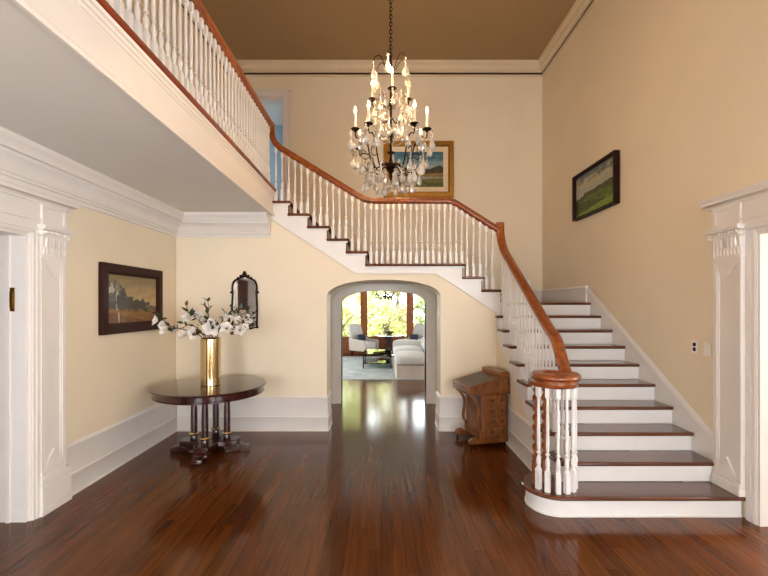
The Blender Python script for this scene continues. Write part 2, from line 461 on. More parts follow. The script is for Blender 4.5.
# cornices
low = [(0,2.60),(.022,2.60),(.026,2.615),(.022,2.632),(.04,2.636),(.045,2.655),(.058,2.66),(.075,2.70),(.11,2.74),(.15,2.76),(.152,2.772),(.135,2.775),(.135,2.789),(.165,2.792),(.17,2.81),(.18,2.83),(.205,2.848),(.215,2.86),(.215,2.888),(0,2.888)]
w2 = MB().run([(XG-.03, YB), (XW, YB), (XW, -3.0)], low)
struct(w2, 'trim_4', M['white'])
crown = [(0,5.775),(.014,5.775),(.016,5.805),(0.003,5.807),(0.003,5.838),(.03,5.84),(.035,5.86),(.07,5.88),(.085,5.93),(.12,5.95),(.13,5.998),(0,5.998)]
struct(MB().run([(XR-.001, -3.0), (XR-.001, YT-.001), (XW+.001, YT-.001), (XW+.001, -3.0)], crown), 'trim_5', M['warm_lit_trim'])

struct(MB().run([(XR-.001, -3.0), (XR-.001, YT-.001), (XW+.001, YT-.001), (XW+.001, -3.0)], [(.0035,5.812),(.013,5.812),(.013,5.834),(.0035,5.834)]), 'crown_gap_shade', M['picture_dark'])  # dark strip standing in for the shaded gap under the crown
# baseboards (tall, two-stage with beads)
bb = [(0,0),(.032,0),(.032,.012),(.024,.02),(.022,.175),(.026,.18),(.026,.192),(.018,.198),(.016,.42),(.020,.428),(.020,.445),(.010,.455),(.008,.465),(0,.465)]
struct(MB().run([(XW, YB-.001), (XW, 3.53)], bb), 'baseboard_left', M['white'])
struct(MB().run([(AX-AHW, YBB-.01), (AX-AHW, YB), (XW+.03, YB)], bb), 'baseboard_back', M['white'])
struct(MB().run([(XS-.0, YB), (AX+AHW, YB), (AX+AHW, YBB-.01)], bb), 'baseboard_back_right', M['white'])
struct(MB().run([(XS, 3.72), (XS, YB-.02)], bb), 'baseboard_stair', M['white'])
# skirting of the landing and the front flight against the right wall
zt = tz(10)
bl = [(0,zt+.002),(.028,zt+.002),(.028,zt+.19),(.034,zt+.195),(.034,zt+.215),(.018,zt+.225),(.012,zt+.24),(0,zt+.24)]
struct(MB().run([(XR-.002, 5.64), (XR-.002, YT-.022), (1.68, YT-.022)], bl), 'baseboard_landing', M['stair_white'])
w = MB()
poly = [(3.475, .1745), (3.475, nz(3.475)+.14), (5.66, tz(10)+.195), (5.66, tz(10)-.06), (3.70, .18)]
w.prism(poly, 'x', XSK, XR-.001)
z0, z1 = nz(3.475)+.14, tz(10)+.195
w.add([(XSK-.012,3.475,z0-.01),(XSK-.012,5.668,z1-.01),(XR-.001,5.668,z1-.01),(XR-.001,3.475,z0-.01),(XSK-.012,3.475,z0+.016),(XSK-.004,5.668,z1+.016),(XR-.001,5.668,z1+.05),(XR-.001,3.475,z0+.05)],
      [(0,1,2,3),(4,5,6,7),(0,1,5,4),(1,2,6,5),(2,3,7,6),(3,0,4,7)])
struct(w, 'baseboard_right', M['stair_white'])

# doorway surrounds
def surround(name, xf, n, yd, ya, yb, mat):
    """xf wall face, n = +1 when the room lies towards +x; yd door edge, pilaster from ya to yb"""
    root = empty(name, (xf, ya, 0)); root['kind'] = 'structure'
    def bx(mb, d0, d1, y0, y1, z0, z1):
        a, b = sorted((xf+n*d0, xf+n*d1)); return mb.box(a, b, y0, y1, z0, z1)
    y0 = DY0
    jm = MB()   # jambs and head lining the opening, with a stop
    bx(jm, -.225, .0, yd-.02, yd, 0, DZ); bx(jm, -.225, 0, y0, yd-.02, DZ-.02, DZ); bx(jm, -.225, 0, y0, y0+.02, 0, DZ-.02)
    bx(jm, -.15, -.12, yd-.032, yd-.02, 0, DZ-.02)
    jm.build('jamb', mat, root)
    cs = MB()   # casing: stepped mouldings up the door edge and across the head
    for d, a, b in (((.02,0,1),(.035,.12,.45),(.045,.5,1)) if n > 0 else ((.006,0,.93),(.012,.12,.45),(.016,.5,.93))):
        L = ya-yd
        bx(cs, .0005, d, yd+a*L, yd+b*L, 0, DZ+a*L); bx(cs, .0005, d, y0-.1, yd+b*L, DZ+a*L, DZ+b*L)
    cs.build('casing', mat, root)
    W = yb-ya
    pl = MB(); bx(pl, .0005, .068, ya-.012, yb+.05, 0, .05); bx(pl, .0005, .064, ya-.006, yb+.045, .05, .235)
    bx(pl, .0005, .056, ya-.002, yb+.035, .235, .26); bx(pl, .0005, .062, ya-.004, yb+.04, .26, .30); bx(pl, .0005, .052, ya, yb, .30, .345)
    pl.build('plinth', mat, root, bevel=.004) if name != 'door_2' else None
    if name == 'door_2':   # stands on the first tread
        pl = MB(); z = RZ+.002
        bx(pl, .0005, .07, ya-.006, yb-.004, z, z+.06); bx(pl, .0005, .06, ya, yb-.004, z+.06, z+.09)
        bx(pl, .0005, .048, ya, yb-.004, z+.09, z+.11)
        pl.build('plinth', mat, root, bevel=.004)
    zb = .345 if name != 'door_2' else RZ+.11
    sh = MB(); bx(sh, .0005, .035, ya, yb, zb, 2.07)
    fr = .035
    bx(sh, .035, .05, ya, ya+fr, zb, 2.07); bx(sh, .035, .05, yb-fr, yb, zb, 2.07); bx(sh, .035, .05, ya+fr, yb-fr, 2.03, 2.07)
    bx(sh, .035, .044, ya+fr, ya+fr+.014, zb, 2.03); bx(sh, .035, .044, yb-fr-.014, yb-fr, zb, 2.03)
    mid = (ya+yb)/2
    a, b = sorted((xf+n*.03, xf+n*.052))
    sh.prism([(ya+fr, zb), (yb-fr, zb), (mid, zb+.16)], 'x', a, b)
    sh.prism([(ya+fr, 2.03), (yb-fr, 2.03), (mid, 1.93)], 'x', a, b)
    sh.build('pilaster', mat, root)
    cp = MB(); bx(cp, .0005, .062, ya-.012, yb+.012, 2.07, 2.085)
    x0, x1 = xf+n*.0005, xf+n*.05; xt = xf+n*.075
    cp.hexa([(x0,ya,2.085),(x1,ya,2.085),(x1,yb,2.085),(x0,yb,2.085),(x0,ya-.01,2.285),(xt,ya-.01,2.285),(xt,yb+.01,2.285),(x0,yb+.01,2.285)])
    for k in range(8):    # acanthus leaves on the bell
        y = ya + (k+.5)*W/8
        for z, rz_, d in ((2.135,.042,.052),(2.20,.05,.064)):
            cp.ball((xf+n*d, y + (W/16 if z > 2.16 else 0)*(-1 if k > 3 else 1), z), .012, W/22, rz_, 8, 6)
    for k in range(9): cp.ball((xf+n*.084, ya+(k)*W/8, 2.274), .015, .014, .016, 10, 6)
    for yy in (ya-.01, yb+.01): cp.ball((xf+n*.06, yy, 2.265), .03, .028, .028, 10, 8)
    bx(cp, .0005, .095, ya-.02, yb+.03, 2.292, 2.308); bx(cp, .0005, .105, ya-.03, yb+.045, 2.308, 2.33)
    cp.build('capital', mat, root)
    en = MB(); bx(en, .0005, .05, ya, yb, 2.33, 2.50); bx(en, .05, .06, ya, ya+.03, 2.33, 2.50); bx(en, .05, .06, yb-.03, yb, 2.33, 2.50)
    bx(en, .05, .06, ya+.03, yb-.03, 2.33, 2.36); bx(en, .05, .06, ya+.03, yb-.03, 2.475, 2.50)
    bx(en, .0005, .04, y0-.1, ya, DZ+.03, 2.50); bx(en, .0005, .055, y0-.1, ya, DZ+.105, DZ+.125)
    en.build('frieze', mat, root)
    cr = MB(); prof = [(0,2.50),(.052,2.50),(.055,2.515),(.066,2.522),(.072,2.53),(.095,2.536),(.097,2.56),(.104,2.566),(.115,2.585),(.115,2.592),(0,2.592)]
    # swept round the pilaster end: profile runs out from the wall, returns at yb
    def loop(o):
        return [(xf+n*.0005, yb+o*.9), (xf+n*o, yb+o*.9), (xf+n*o, y0-.1), (xf+n*.0005, y0-.1)]
    vs = []; fs = []
    for d, z in prof[1:-1]:
        vs += [(x, y, z) for x, y in loop(d)]
    kk = len(prof)-2
    for i in range(kk-1):
        for j in range(4): fs.append((i*4+j, i*4+(j+1)%4, (i+1)*4+(j+1)%4, (i+1)*4+j))
    fs += [(0,1,2,3), tuple(range((kk-1)*4, kk*4))]
    cr.add(vs, fs); cr.build('cornice', mat, root)
    return root
d1 = surround('door_1', XW, 1, DL, 3.225, 3.475, M['white'])
d2 = surround('door_2', XR, -1, DR, 3.19, 3.455, M['white'])
sp_ = MB().box(XW-.13, XW-.085, DL-.026, DL-.0205, 1.64, 1.825); sp_.box(XW-.122, XW-.093, DL-.03, DL-.026, 1.665, 1.80)
sp_.build('strike_plate', M['old_brass'], d1, bevel=.002)
# white cased doorway at the head of the stair
d3 = empty('door_3', (UX0, YT, ZG)); d3['kind'] = 'structure'
w = MB()
for d, a, b in ((.02,0,.11),(.035,.02,.05),(.03,.07,.11)):
    w.box(UX1+a, UX1+b, YT-d, YT-.0005, ZG, UZ+a); w.box(UX0-.11, UX1+b, YT-d, YT-.0005, UZ+a, UZ+b); w.box(UX0-b, UX0-a, YT-d, YT-.0005, ZG, UZ+a)
w.box(UX0-.12, UX1+.13, YT-.05, YT-.0005, UZ+.11, UZ+.135)
w.build('casing', M['white'], d3)
w = MB().box(UX1-.02, UX1, YT-.0005, YT+.22, ZG, UZ).box(UX0, UX0+.02, YT-.0005, YT+.22, ZG, UZ).box(UX0+.02, UX1-.02, YT, YT+.22, UZ-.02, UZ)
w.build('jamb', M['white'], d3)
# room beyond it, blue
w = MB().box(-3.2, -1.2, 9.0, 9.1, ZG-.1, ZC).box(-3.3, -3.2, 7.46, 9.1, ZG-.1, ZC).box(-1.2, -1.1, 7.46, 9.1, ZG-.1, ZC)
struct(w, 'wall_blue_room', M['blue']); struct(MB().box(-3.3, -1.1, 7.45, 9.1, ZG-.2, ZG-.1), 'floor_blue_room', M['floor'])
struct(MB().box(-3.3, -1.1, 7.45, 9.1, 5.7, 5.8), 'ceiling_blue_room', M['ceil_low'])
# rooms beyond the side doorways
w = MB().box(-5.2, -5.1, .3, 5.6, 0, 2.9).box(-5.1, -2.99, .3, .4, 0, 2.9).box(-5.1, -2.99, 5.5, 5.6, 0, 2.9)
struct(w, 'wall_left_room', M['window_wood']); struct(MB().box(-5.2, -2.99, .3, 5.6, 2.9, 3.0), 'ceiling_left_room', M['ceil_low'])
w = MB().box(5.2, 5.3, .3, 5.6, 0, 2.9).box(3.12, 5.2, .3, .4, 0, 2.9).box(3.12, 5.2, 5.5, 5.6, 0, 2.9)
struct(w, 'wall_right_room', M['white']); struct(MB().box(3.12, 5.3, .3, 5.6, 2.9, 3.0), 'ceiling_right_room', M['ceil_low'])

# ------------------------------------------------------------------ staircase
st = thing('staircase', 'white staircase with dark wood treads turning left over the arched passage', 'staircase', (2.2, Y1, 0))
def arc(cx, cy, r, a0, a1, n): return [(cx+r*math.cos(a0+(a1-a0)*i/n), cy+r*math.sin(a0+(a1-a0)*i/n)) for i in range(n+1)]
TH = .034
def bull(poly, z, name='tread'):
    """tread slab with a rounded edge: three stacked insets approximated by a bevel modifier"""
    return MB().prism(poly, 'z', z-TH, z).build(name, M['tread'], st, bevel=.013)
p1 = [(2.886, Y1)] + [(1.45, Y1)] + arc(1.45, 3.43, .245, -PI/2, -3*PI/2, 20)[1:] + [(1.53, 3.675), (1.53, 3.47), (2.876, 3.47)]
bull(p1[::-1], tz(1))
p1r = [(2.872, Y1+.035), (1.45, Y1+.035)] + arc(1.45, 3.43, .21, -PI/2, -3*PI/2, 20)[1:] + [(1.53, 3.64), (1.53, 3.48), (2.872, 3.48)]
rs = MB().prism(p1r[::-1], 'z', .001, tz(1)-TH-.001)
rs.prism([(x, y) for x, y in ([(2.872, Y1+.027), (1.45, Y1+.027)] + arc(1.45, 3.43, .218, -PI/2, -3*PI/2, 20)[1:] + [(1.53, 3.645), (1.53, 3.48), (2.872, 3.48)])][::-1], 'z', .001, .02)
rs.build('riser', M['stair_white'], st)
for n in range(2, 11):
    y = Y1+RUN*(n-1); yb_ = y+RUN+.03 if n < 10 else YT-.06
    xl = XS-.045
    if n == 10: poly = [(xl+.13, y), (XSK-.003, y), (XSK-.003, yb_), (xl+.13, yb_)]
    elif n == 9: poly = [(xl, y), (XSK-.003, y), (XSK-.003, yb_), (XS+.003, yb_), (XS+.003, YB-.06), (xl, YB-.06)]
    else: poly = [(xl, y), (XSK-.003, y), (XSK-.003, yb_), (xl, yb_)]
    bull(poly, tz(n))
    MB().box(XS+.001, XSK-.003, y+.03, y+.045, tz(n-1)+.001, tz(n)-TH-.0005).box(XS+.001, XSK-.003, y+.024, y+.03, tz(n)-TH-.02, tz(n)-TH-.0005).build('riser', M['stair_white'], st)
# upper flight
nosx = {11: 1.645, 12: 1.388, 13: 1.133, 14: -.165, 15: -.425, 16: -.681, 17: -.94, 18: -1.20}
ks = sorted(nosx)
for n in ks:
    x1 = nosx[n]; x0 = (nosx[n+1] if n+1 in nosx else XG-.02) - .05
    bull([(x0, YB-.055), (x1, YB-.055), (x1, YT-.06), (x0, YT-.06)], tz(n))
    MB().box(x1-.045, x1-.03, YB-.02, YT-.06, tz(n-1)+.001, tz(n)-TH-.0005).build('riser', M['tread'], st)
MB().box(XG-.02-.045, XG-.035, YB+.0, YT-.06, tz(18)+.001, ZG-.047).build('riser', M['tread'], st)
# stepped stringer over the arch wall
pts = [(1.602, 1.55), (1.602, tz(11)-TH)]
for i, n in enumerate(ks):
    xn = (nosx[n+1] if n+1 in nosx else XG-.02) - .03
    pts.append((xn, tz(n)-TH))
    if n+1 in nosx: pts.append((xn, tz(n+1)-TH))
pts.append((XG-.05, ZG-.055)); pts.append((XG-.05, 2.90))
lowp = [(XG-.05, string_low(XG-.05)+.0), (-.336, 2.113), (.739, 2.113), (1.545, string_low(1.545)), (1.545, 1.55)]
poly = pts[:-1] + lowp
MB().prism(poly, 'y', YB-.018, YB-.002).build('stringer', M['stair_white'], st)
w = MB()   # bead along its lower edge and a fillet under each tread
lp = [(XG, string_low(XG)), (-.336, 2.113), (.739, 2.113), (1.54, string_low(1.54))]
for (a, b), (c, d) in zip(lp[:-1], lp[1:]):
    for o, t_, pr in ((0,.018,.034),(.034,.008,.024)):
        w.hexa([(a,YB-pr,b+o),(c,YB-pr,d+o),(c,YB-.019,d+o),(a,YB-.019,b+o),(a,YB-pr,b+o+t_),(c,YB-pr,d+o+t_),(c,YB-.019,d+o+t_),(a,YB-.019,b+o+t_)])
for n in ks:
    x1 = nosx[n]; x0 = (nosx[n+1] if n+1 in nosx else XG-.02) - .05
    w.box(x0+.05, min(x1-.02, 1.54), YB-.032, YB-.019, tz(n)-TH-.02, tz(n)-TH-.001)
w.build('stringer_moulding', M['stair_white'], st)
# stepped stringer over the side wall
pts = [(3.476, tz(1)+.002)]
for n in range(2, 10):
    y = Y1+RUN*(n-1)+.03
    pts += [(y, tz(n)-TH), (y+RUN, tz(n)-TH)]
pts = [(3.476, tz(1)+.002), (3.476, tz(2)-TH)] + pts[2:]
pts += [(YB-.06, tz(9)-TH), (YB-.06, nz(YB-.06)-.37), (3.78, nz(3.78)-.37), (3.70, tz(1)+.002)]
pp = []
for p in pts:
    if p[0] > YB-.06: p = (YB-.06, p[1])
    if not pp or (abs(p[0]-pp[-1][0])+abs(p[1]-pp[-1][1])) > 1e-4: pp.append(p)
MB().prism(pp, 'x', XS-.014, XS-.001).build('stringer', M['stair_white'], st)
# ------------------------------------------------------------------ balustrades
_bal = {}
def baluster_mesh(L, s=1.0):
    k = round(L, 2)
    if k in _bal: return _bal[k]
    m = MB(); b = .0195
    zb = .165
    m.box(-b, b, -b, b, 0, zb)
    m.frustum((-b,b,-b,b,zb), (-b*.6,b*.6,-b*.6,b*.6,zb+.012))
    zt = k-.085
    prof = [(.012,zb+.005),(.017,zb+.016),(.012,zb+.026),(.0175,zb+.045),(.0195,zb+.07),(.017,zb+.09),(.009,zb+.115),(.0085,zb+.122),(.018,zb+.13),(.018,zb+.14),(.0085,zb+.147),(.0125,zb+.165),(.0145,zb+.20),(.0105,zt-.015),(.010,zt-.006),(.016,zt),(.013,zt+.008)]
    m.lathe(prof, 12)
    bt = .017
    m.frustum((-.011,.011,-.011,.011,zt+.004),(-bt,bt,-bt,bt,zt+.016)); m.box(-bt,bt,-bt,bt,zt+.016,k)
    _bal[k] = m.mesh('baluster', M['stair_white'], .7); return _bal[k]
RP = [(a*1.18, b) for a, b in [(-.026,-.040),(.026,-.040),(.026,-.018),(.038,-.012),(.046,.004),(.042,.024),(.026,.036),(0,.040),(-.026,.036),(-.042,.024),(-.046,.004),(-.038,-.012),(-.026,-.018)]]
RB = -.038
sb = thing('stair_balustrade', 'stair balustrade of white turned balusters under a mahogany handrail with a curled end', 'balustrade', (1.46, 3.43, 0))
XB, YBL, gx_ = 1.605, YB+.04, -1.492
def zr(y): return nz(y)+.835
def rail_low(y):
    for a, b in zip(flight[:-1], flight[1:]):
        if a.y <= y <= b.y: return a.z+(b.z-a.z)*(y-a.y)/max(1e-6, b.y-a.y)
    return zr(y)
# front flight rail with volute
vol = []
cx, cy = 1.455, 3.42
for i in range(33):          # from the inner eye outwards: spiral clockwise seen from above, ending heading +y on the right
    a = -PI*2*1.22 + PI*2*1.22*i/32
    r = .06 + .11*(i/32)**.8
    vol.append((cx + r*math.cos(a), cy + r*math.sin(a)*1.0, 1.085))
endr = vol[-1]
ease = bez([vol[-1], (XB+.012, 3.55, 1.105), (XB, 3.70, zr(3.70)+.012), (XB, 3.85, zr(3.85))], 6)[1:]
path = [Vector(p) for p in vol] + ease + [Vector((XB, y, zr(y))) for y in (4.2, 4.6, 5.0, 5.15)]
goose = bez([(XB,5.15,zr(5.15)), (XB,5.27,zr(5.27)+.005), (XB,5.37,zr(5.37)+.05), (XB,5.425,2.62), (XB,5.445,2.70), (XB,5.452,2.79)], 6)[1:]
path += goose
flight = [p for p in path[33:] if p.x > XB-.01]
sides = []
for i in range(len(path)):
    tt = path[min(i+1,len(path)-1)] - path[max(i-1,0)]
    h = Vector((tt.x, tt.y, 0)); h.normalize()
    sides.append(Vector((h.y, -h.x, 0)))
rm = MB().sweep(path, RP, sides)
rm.lathe([(.002,1.046),(.075,1.046),(.082,1.06),(.085,1.085),(.07,1.102),(.03,1.108),(.002,1.109)], 20, (cx, cy, 0))
# lower band of the volute
rm.lathe([(.15,1.015),(.19,1.015),(.197,1.022),(.197,1.05),(.15,1.05)], 32, (cx, cy, 0))
# upper rail: gooseneck foot, rake, level, rake, rise to the gallery
P2 = [(1.60,YBL-.02,2.70),(1.50,YBL,2.757),(1.40,YBL,2.82),(1.15,YBL,2.977),(1.02,YBL,3.058),(.93,YBL,3.093),(.75,YBL,3.098),(.2,YBL,3.098),(-.08,YBL,3.098),(-.2,YBL,3.115),(-.32,YBL,3.17),(-.6,YBL,3.342),(-.9,YBL,3.526),(-1.2,YBL,3.711),(-1.34,YBL,3.797),(-1.42,YBL,3.87),(-1.46,YBL,3.94),(-1.478,YBL,4.02),(-1.484,YBL,4.12)]
up = MB().sweep(bez(P2, 4), RP, (0,-1,0))
rm.add(up.v, up.f)
rm.box(XB-.046, XB+.046, 5.41, 5.50, 2.755, 2.80); rm.box(gx_-.046, gx_+.046, 5.422, 5.518, 4.09, 4.15)
rail1 = rm.build('handrail', M['rail'], sb, smooth=.8)
def railz_upper(x):
    for (a, b) in zip(P2[:-1], P2[1:]):
        if b[0] <= x <= a[0]:
            return b[2] + (x-b[0])/(a[0]-b[0])*(a[2]-b[2])
    return P2[0][2]
for n in range(2, 10):
    for k in range(3):
        y = Y1+RUN*(n-1)+.045+k*RUN/3
        if n == 9 and k == 2: continue
        if n == 9 and k == 1: y = 5.343
        inst('baluster', baluster_mesh(rail_low(y)-.052-tz(n)-.001), sb, (XB-1.46, y-3.43, tz(n)+.001))
for i in range(17):
    x = 1.093-.0768*i
    inst('baluster', baluster_mesh(railz_upper(x)-.04-tz(13)-.001), sb, (x-1.46, YBL-3.43, tz(13)+.001))
for n in (11, 12, 14, 15, 16, 17, 18):
    for k in range(3):
        x = nosx[n]-.05-k*RUN/3
        if n == 11 and k == 0: continue
        inst('baluster', baluster_mesh(railz_upper(x)-.046-tz(n)-.001), sb, (x-1.46, YBL-3.43, tz(n)+.001))
for a in (-152, -126, -100, -76, -52, -24):     # ring under the volute
    x, y = cx+.172*math.cos(math.radians(a)), cy+.172*math.sin(math.radians(a))
    inst('baluster', baluster_mesh(1.016-tz(1)-.001), sb, (x-1.46, y-3.43, tz(1)+.001), (0,0,math.radians(a)))
# two rope-twist newels of bare wood inside the ring
def twist(x, y):
    m = MB(); z0, z1 = tz(1)+.001, 1.045
    m.box(x-.026, x+.026, y-.026, y+.026, z0, z0+.19)
    m.lathe([(.026,z0+.19),(.03,z0+.20),(.02,z0+.215)], 14, (x,y,0))
    seg, rows = 20, 70; vs = []; fs = []
    for i in range(rows+1):
        z = z0+.21+(z1-z0-.27)*i/rows
        for k in range(seg):
            a = 2*PI*k/seg; r = .021+.0085*math.cos(2*(a-z*38))
            vs.append((x+r*math.cos(a), y+r*math.sin(a), z))
    for i in range(rows):
        for k in range(seg): fs.append((i*seg+k, i*seg+(k+1)%seg, (i+1)*seg+(k+1)%seg, (i+1)*seg+k))
    m.add(vs, fs); m.box(x-.024, x+.024, y-.024, y+.024, z1-.065, z1)
    o = m.build('newel', M['rail'], sb, smooth=1.0); o['label'] = 'rope-twist newel of bare brown wood'
twist(1.315, 3.43); twist(1.405, 3.46)
# gallery
gb = thing('gallery_balustrade', 'upper gallery balustrade of white turned balusters with a straight mahogany handrail', 'balustrade', (-1.492, 2.5, ZG))
gx = -1.492
path = [Vector((gx, y, 4.105)) for y in (-3.0, 1, 3, 5.35)] + [Vector((gx, 5.415, 4.105))]
gm = MB().sweep(path, RP, (1,0,0))
gm.build('handrail', M['rail'], gb, smooth=.8)
y = 5.36
while y > 1.72:
    inst('baluster', baluster_mesh(4.105-.04-ZG-.001), gb, (0, y-2.5, .001)); y -= .0875

# ------------------------------------------------------------------ round table, vase, magnolia branches
TX, TY, TZ = -1.97, 4.67, .775
rt = thing('round_table', 'round dark mahogany table on four columns with gilt rings in the left corner', 'table', (TX, TY, 0))
MB().lathe([(.002,TZ-.02),(.60,TZ-.022),(.618,TZ-.02),(.625,TZ-.012),(.618,TZ-.002),(.60,TZ),(.002,TZ)], 64).build('table_top', M['table'], rt, local=True, smooth=.5)
MB().lathe([(.54,TZ-.10),(.588,TZ-.10),(.597,TZ-.095),(.597,TZ-.085),(.59,TZ-.08),(.592,TZ-.03),(.602,TZ-.0225),(.54,TZ-.0225)], 64).build('apron', M['table'], rt, local=True, smooth=.5)
MB().box(-.27,.27,-.27,.27,TZ-.06,TZ-.0225).build('top_support', M['table'], rt, local=True, bevel=.01)
bp = []
for k in range(4):
    a = k*PI/2 - PI/2 + .08
    for da, r in ((-.46,.245),(-.22,.33),(.22,.33),(.46,.245)): bp.append((r*math.cos(a+da), r*math.sin(a+da)))
    bp.append((.165*math.cos(a+PI/4), .165*math.sin(a+PI/4)))
MB().prism(bp, 'z', .085, .15).build('platform', M['table'], rt, local=True, bevel=.01)
for k in range(4):
    a = k*PI/2 - PI/2 + .08
    m = MB()
    pr = [(-.10,.03),(.0,.02),(.10,.0),(.155,.0),(.165,.02),(.15,.05),(.115,.055),(.085,.085),(.0,.084),(-.10,.084)]
    m.prism(pr, 'y', -.05, .05)
    for s_ in (-1, 1): m.lathe([(.002,-.02),(.04,-.02),(.045,0),(.04,.02),(.002,.02)], 16, (.03, s_*.05, .048), Matrix.Rotation(PI/2, 4, 'X'))
    m.lathe([(.002,-.055),(.03,-.055),(.034,-.045),(.034,.045),(.03,.055),(.002,.055)], 14, (.128, 0, .036), Matrix.Rotation(PI/2, 4, 'X'))
    m.xf(Matrix.Translation((.27*math.cos(a), .27*math.sin(a), 0)) @ Matrix.Rotation(a, 4, 'Z'))
    m.build('foot', M['table'], rt, local=True, bevel=.004)
    x, y = .185*math.cos(a), .185*math.sin(a)
    c = MB().lathe([(.036,.151),(.040,.155),(.040,.18),(.036,.19),(.034,.20),(.037,.26),(.037,.40),(.031,TZ-.13),(.031,TZ-.125),(.034,TZ-.115),(.034,TZ-.10),(.04,TZ-.09),(.04,TZ-.0605)], 20, (x,y,0)).build('column', M['table'], rt, local=True)
    MB().lathe([(.038,.192),(.049,.197),(.056,.212),(.049,.227),(.038,.232)], 20, (x,y,0)).build('gilt_ring', M['brass'], c, local=True)['label'] = 'gilt ring round the foot of the column'
VX, VY = -1.95, 4.63
vs_ = thing('vase', 'tall polished brass cylinder vase standing on the round table', 'vase', (VX, VY, TZ+.001))
MB().lathe([(.002,0),(.106,0),(.11,.004),(.11,.528),(.113,.533),(.11,.537),(.105,.533),(.104,.03),(.002,.03)], 40).build('body', M['brass'], vs_, local=True, smooth=.5)

def petal_fn(L, W, cup):
    def fn(u, v):
        w = W*.5*math.sqrt(max(.02, 1-((u-.58)/.62)**2)); t_ = 2*v-1
        x = L*(u-.16*t_*t_*u)
        return (x, t_*w, cup*L*u*u*(1-.45*u) + .35*w*t_*t_)
    return fn
def flower_mb(r, openness, seed):
    q = random.Random(seed); m = MB()
    for ring_, (n, L, tilt) in enumerate(((5, r*1.02, .18+.4*(1-openness)), (4, r*.8, .75+.4*(1-openness)))):
        for k in range(n):
            p = MB().grid(petal_fn(L*q.uniform(.88,1.08), L*.84, .6), 8, 7)
            a = 2*PI*(k+.5*ring_)/n + q.uniform(-.15,.15)
            p.xf(Matrix.Rotation(a,4,'Z') @ Matrix.Translation((.006,0,0)) @ Matrix.Rotation(-tilt,4,'Y'))
            m.add(p.v, p.f)
    return m
def leaf_mb(L, W, q):
    def fn(u, v):
        w = W*math.sin(PI*u**.85)*.5
        return (L*u, (v-.5)*2*w, -.25*L*u*u + abs(v-.5)*W*.35)
    return MB().grid(fn, 7, 5)
def orient(d, roll=0):
    d = Vector(d).normalized(); z = d.to_track_quat('Z', 'Y').to_matrix().to_4x4()
    return z @ Matrix.Rotation(roll, 4, 'Z')
MOUTH = Vector((VX, VY, TZ+.53))
branches = [
 ('lowest magnolia branch, arching out past the framed picture on the left', [(170,326),(162,317),(155,314)], [(157.7,321,.062),(167,328,.085),(163,325,.05)], -.28, 9),
 ('magnolia branch drooping left just above the table edge', [(192,325),(182,328),(176,330)], [(177.5,330,.062),(186,335,.08)], -.05, 8),
 ('upright magnolia sprig with dark leaves at upper left of the vase', [(203,325),(192,315),(187,310)], [(189.5,317,.075)], .10, 12),
 ('upright magnolia sprig tallest of all above the vase', [(209,322),(208,312),(209,306)], [(202,316.5,.082),(206,322,.05)], .12, 12),
 ('short magnolia branch with the largest open white bloom over the vase rim', [(212,332),(213,329),(215,327)], [(213,328,.112)], -.2, 6),
 ('short magnolia branch with a half-open bloom at left of the vase rim', [(205,334),(198,334),(197,335)], [(196,333,.085)], -.18, 8),
 ('magnolia branch right of the vase with a dark-eyed bloom', [(218,330),(226,330),(230,332)], [(226.5,329,.082)], -.16, 9),
 ('magnolia branch rising right, its buds in front of the mirror', [(222,321),(231,314),(236,311)], [(229.6,319,.075),(238,321,.06)], .06, 12),
 ('longest magnolia branch at the right, its end bloom before the mirror', [(224,328),(240,323),(252,317)], [(240,330,.075),(248,320,.07),(245,328,.05)], -.1, 12),
]
q = random.Random(3)
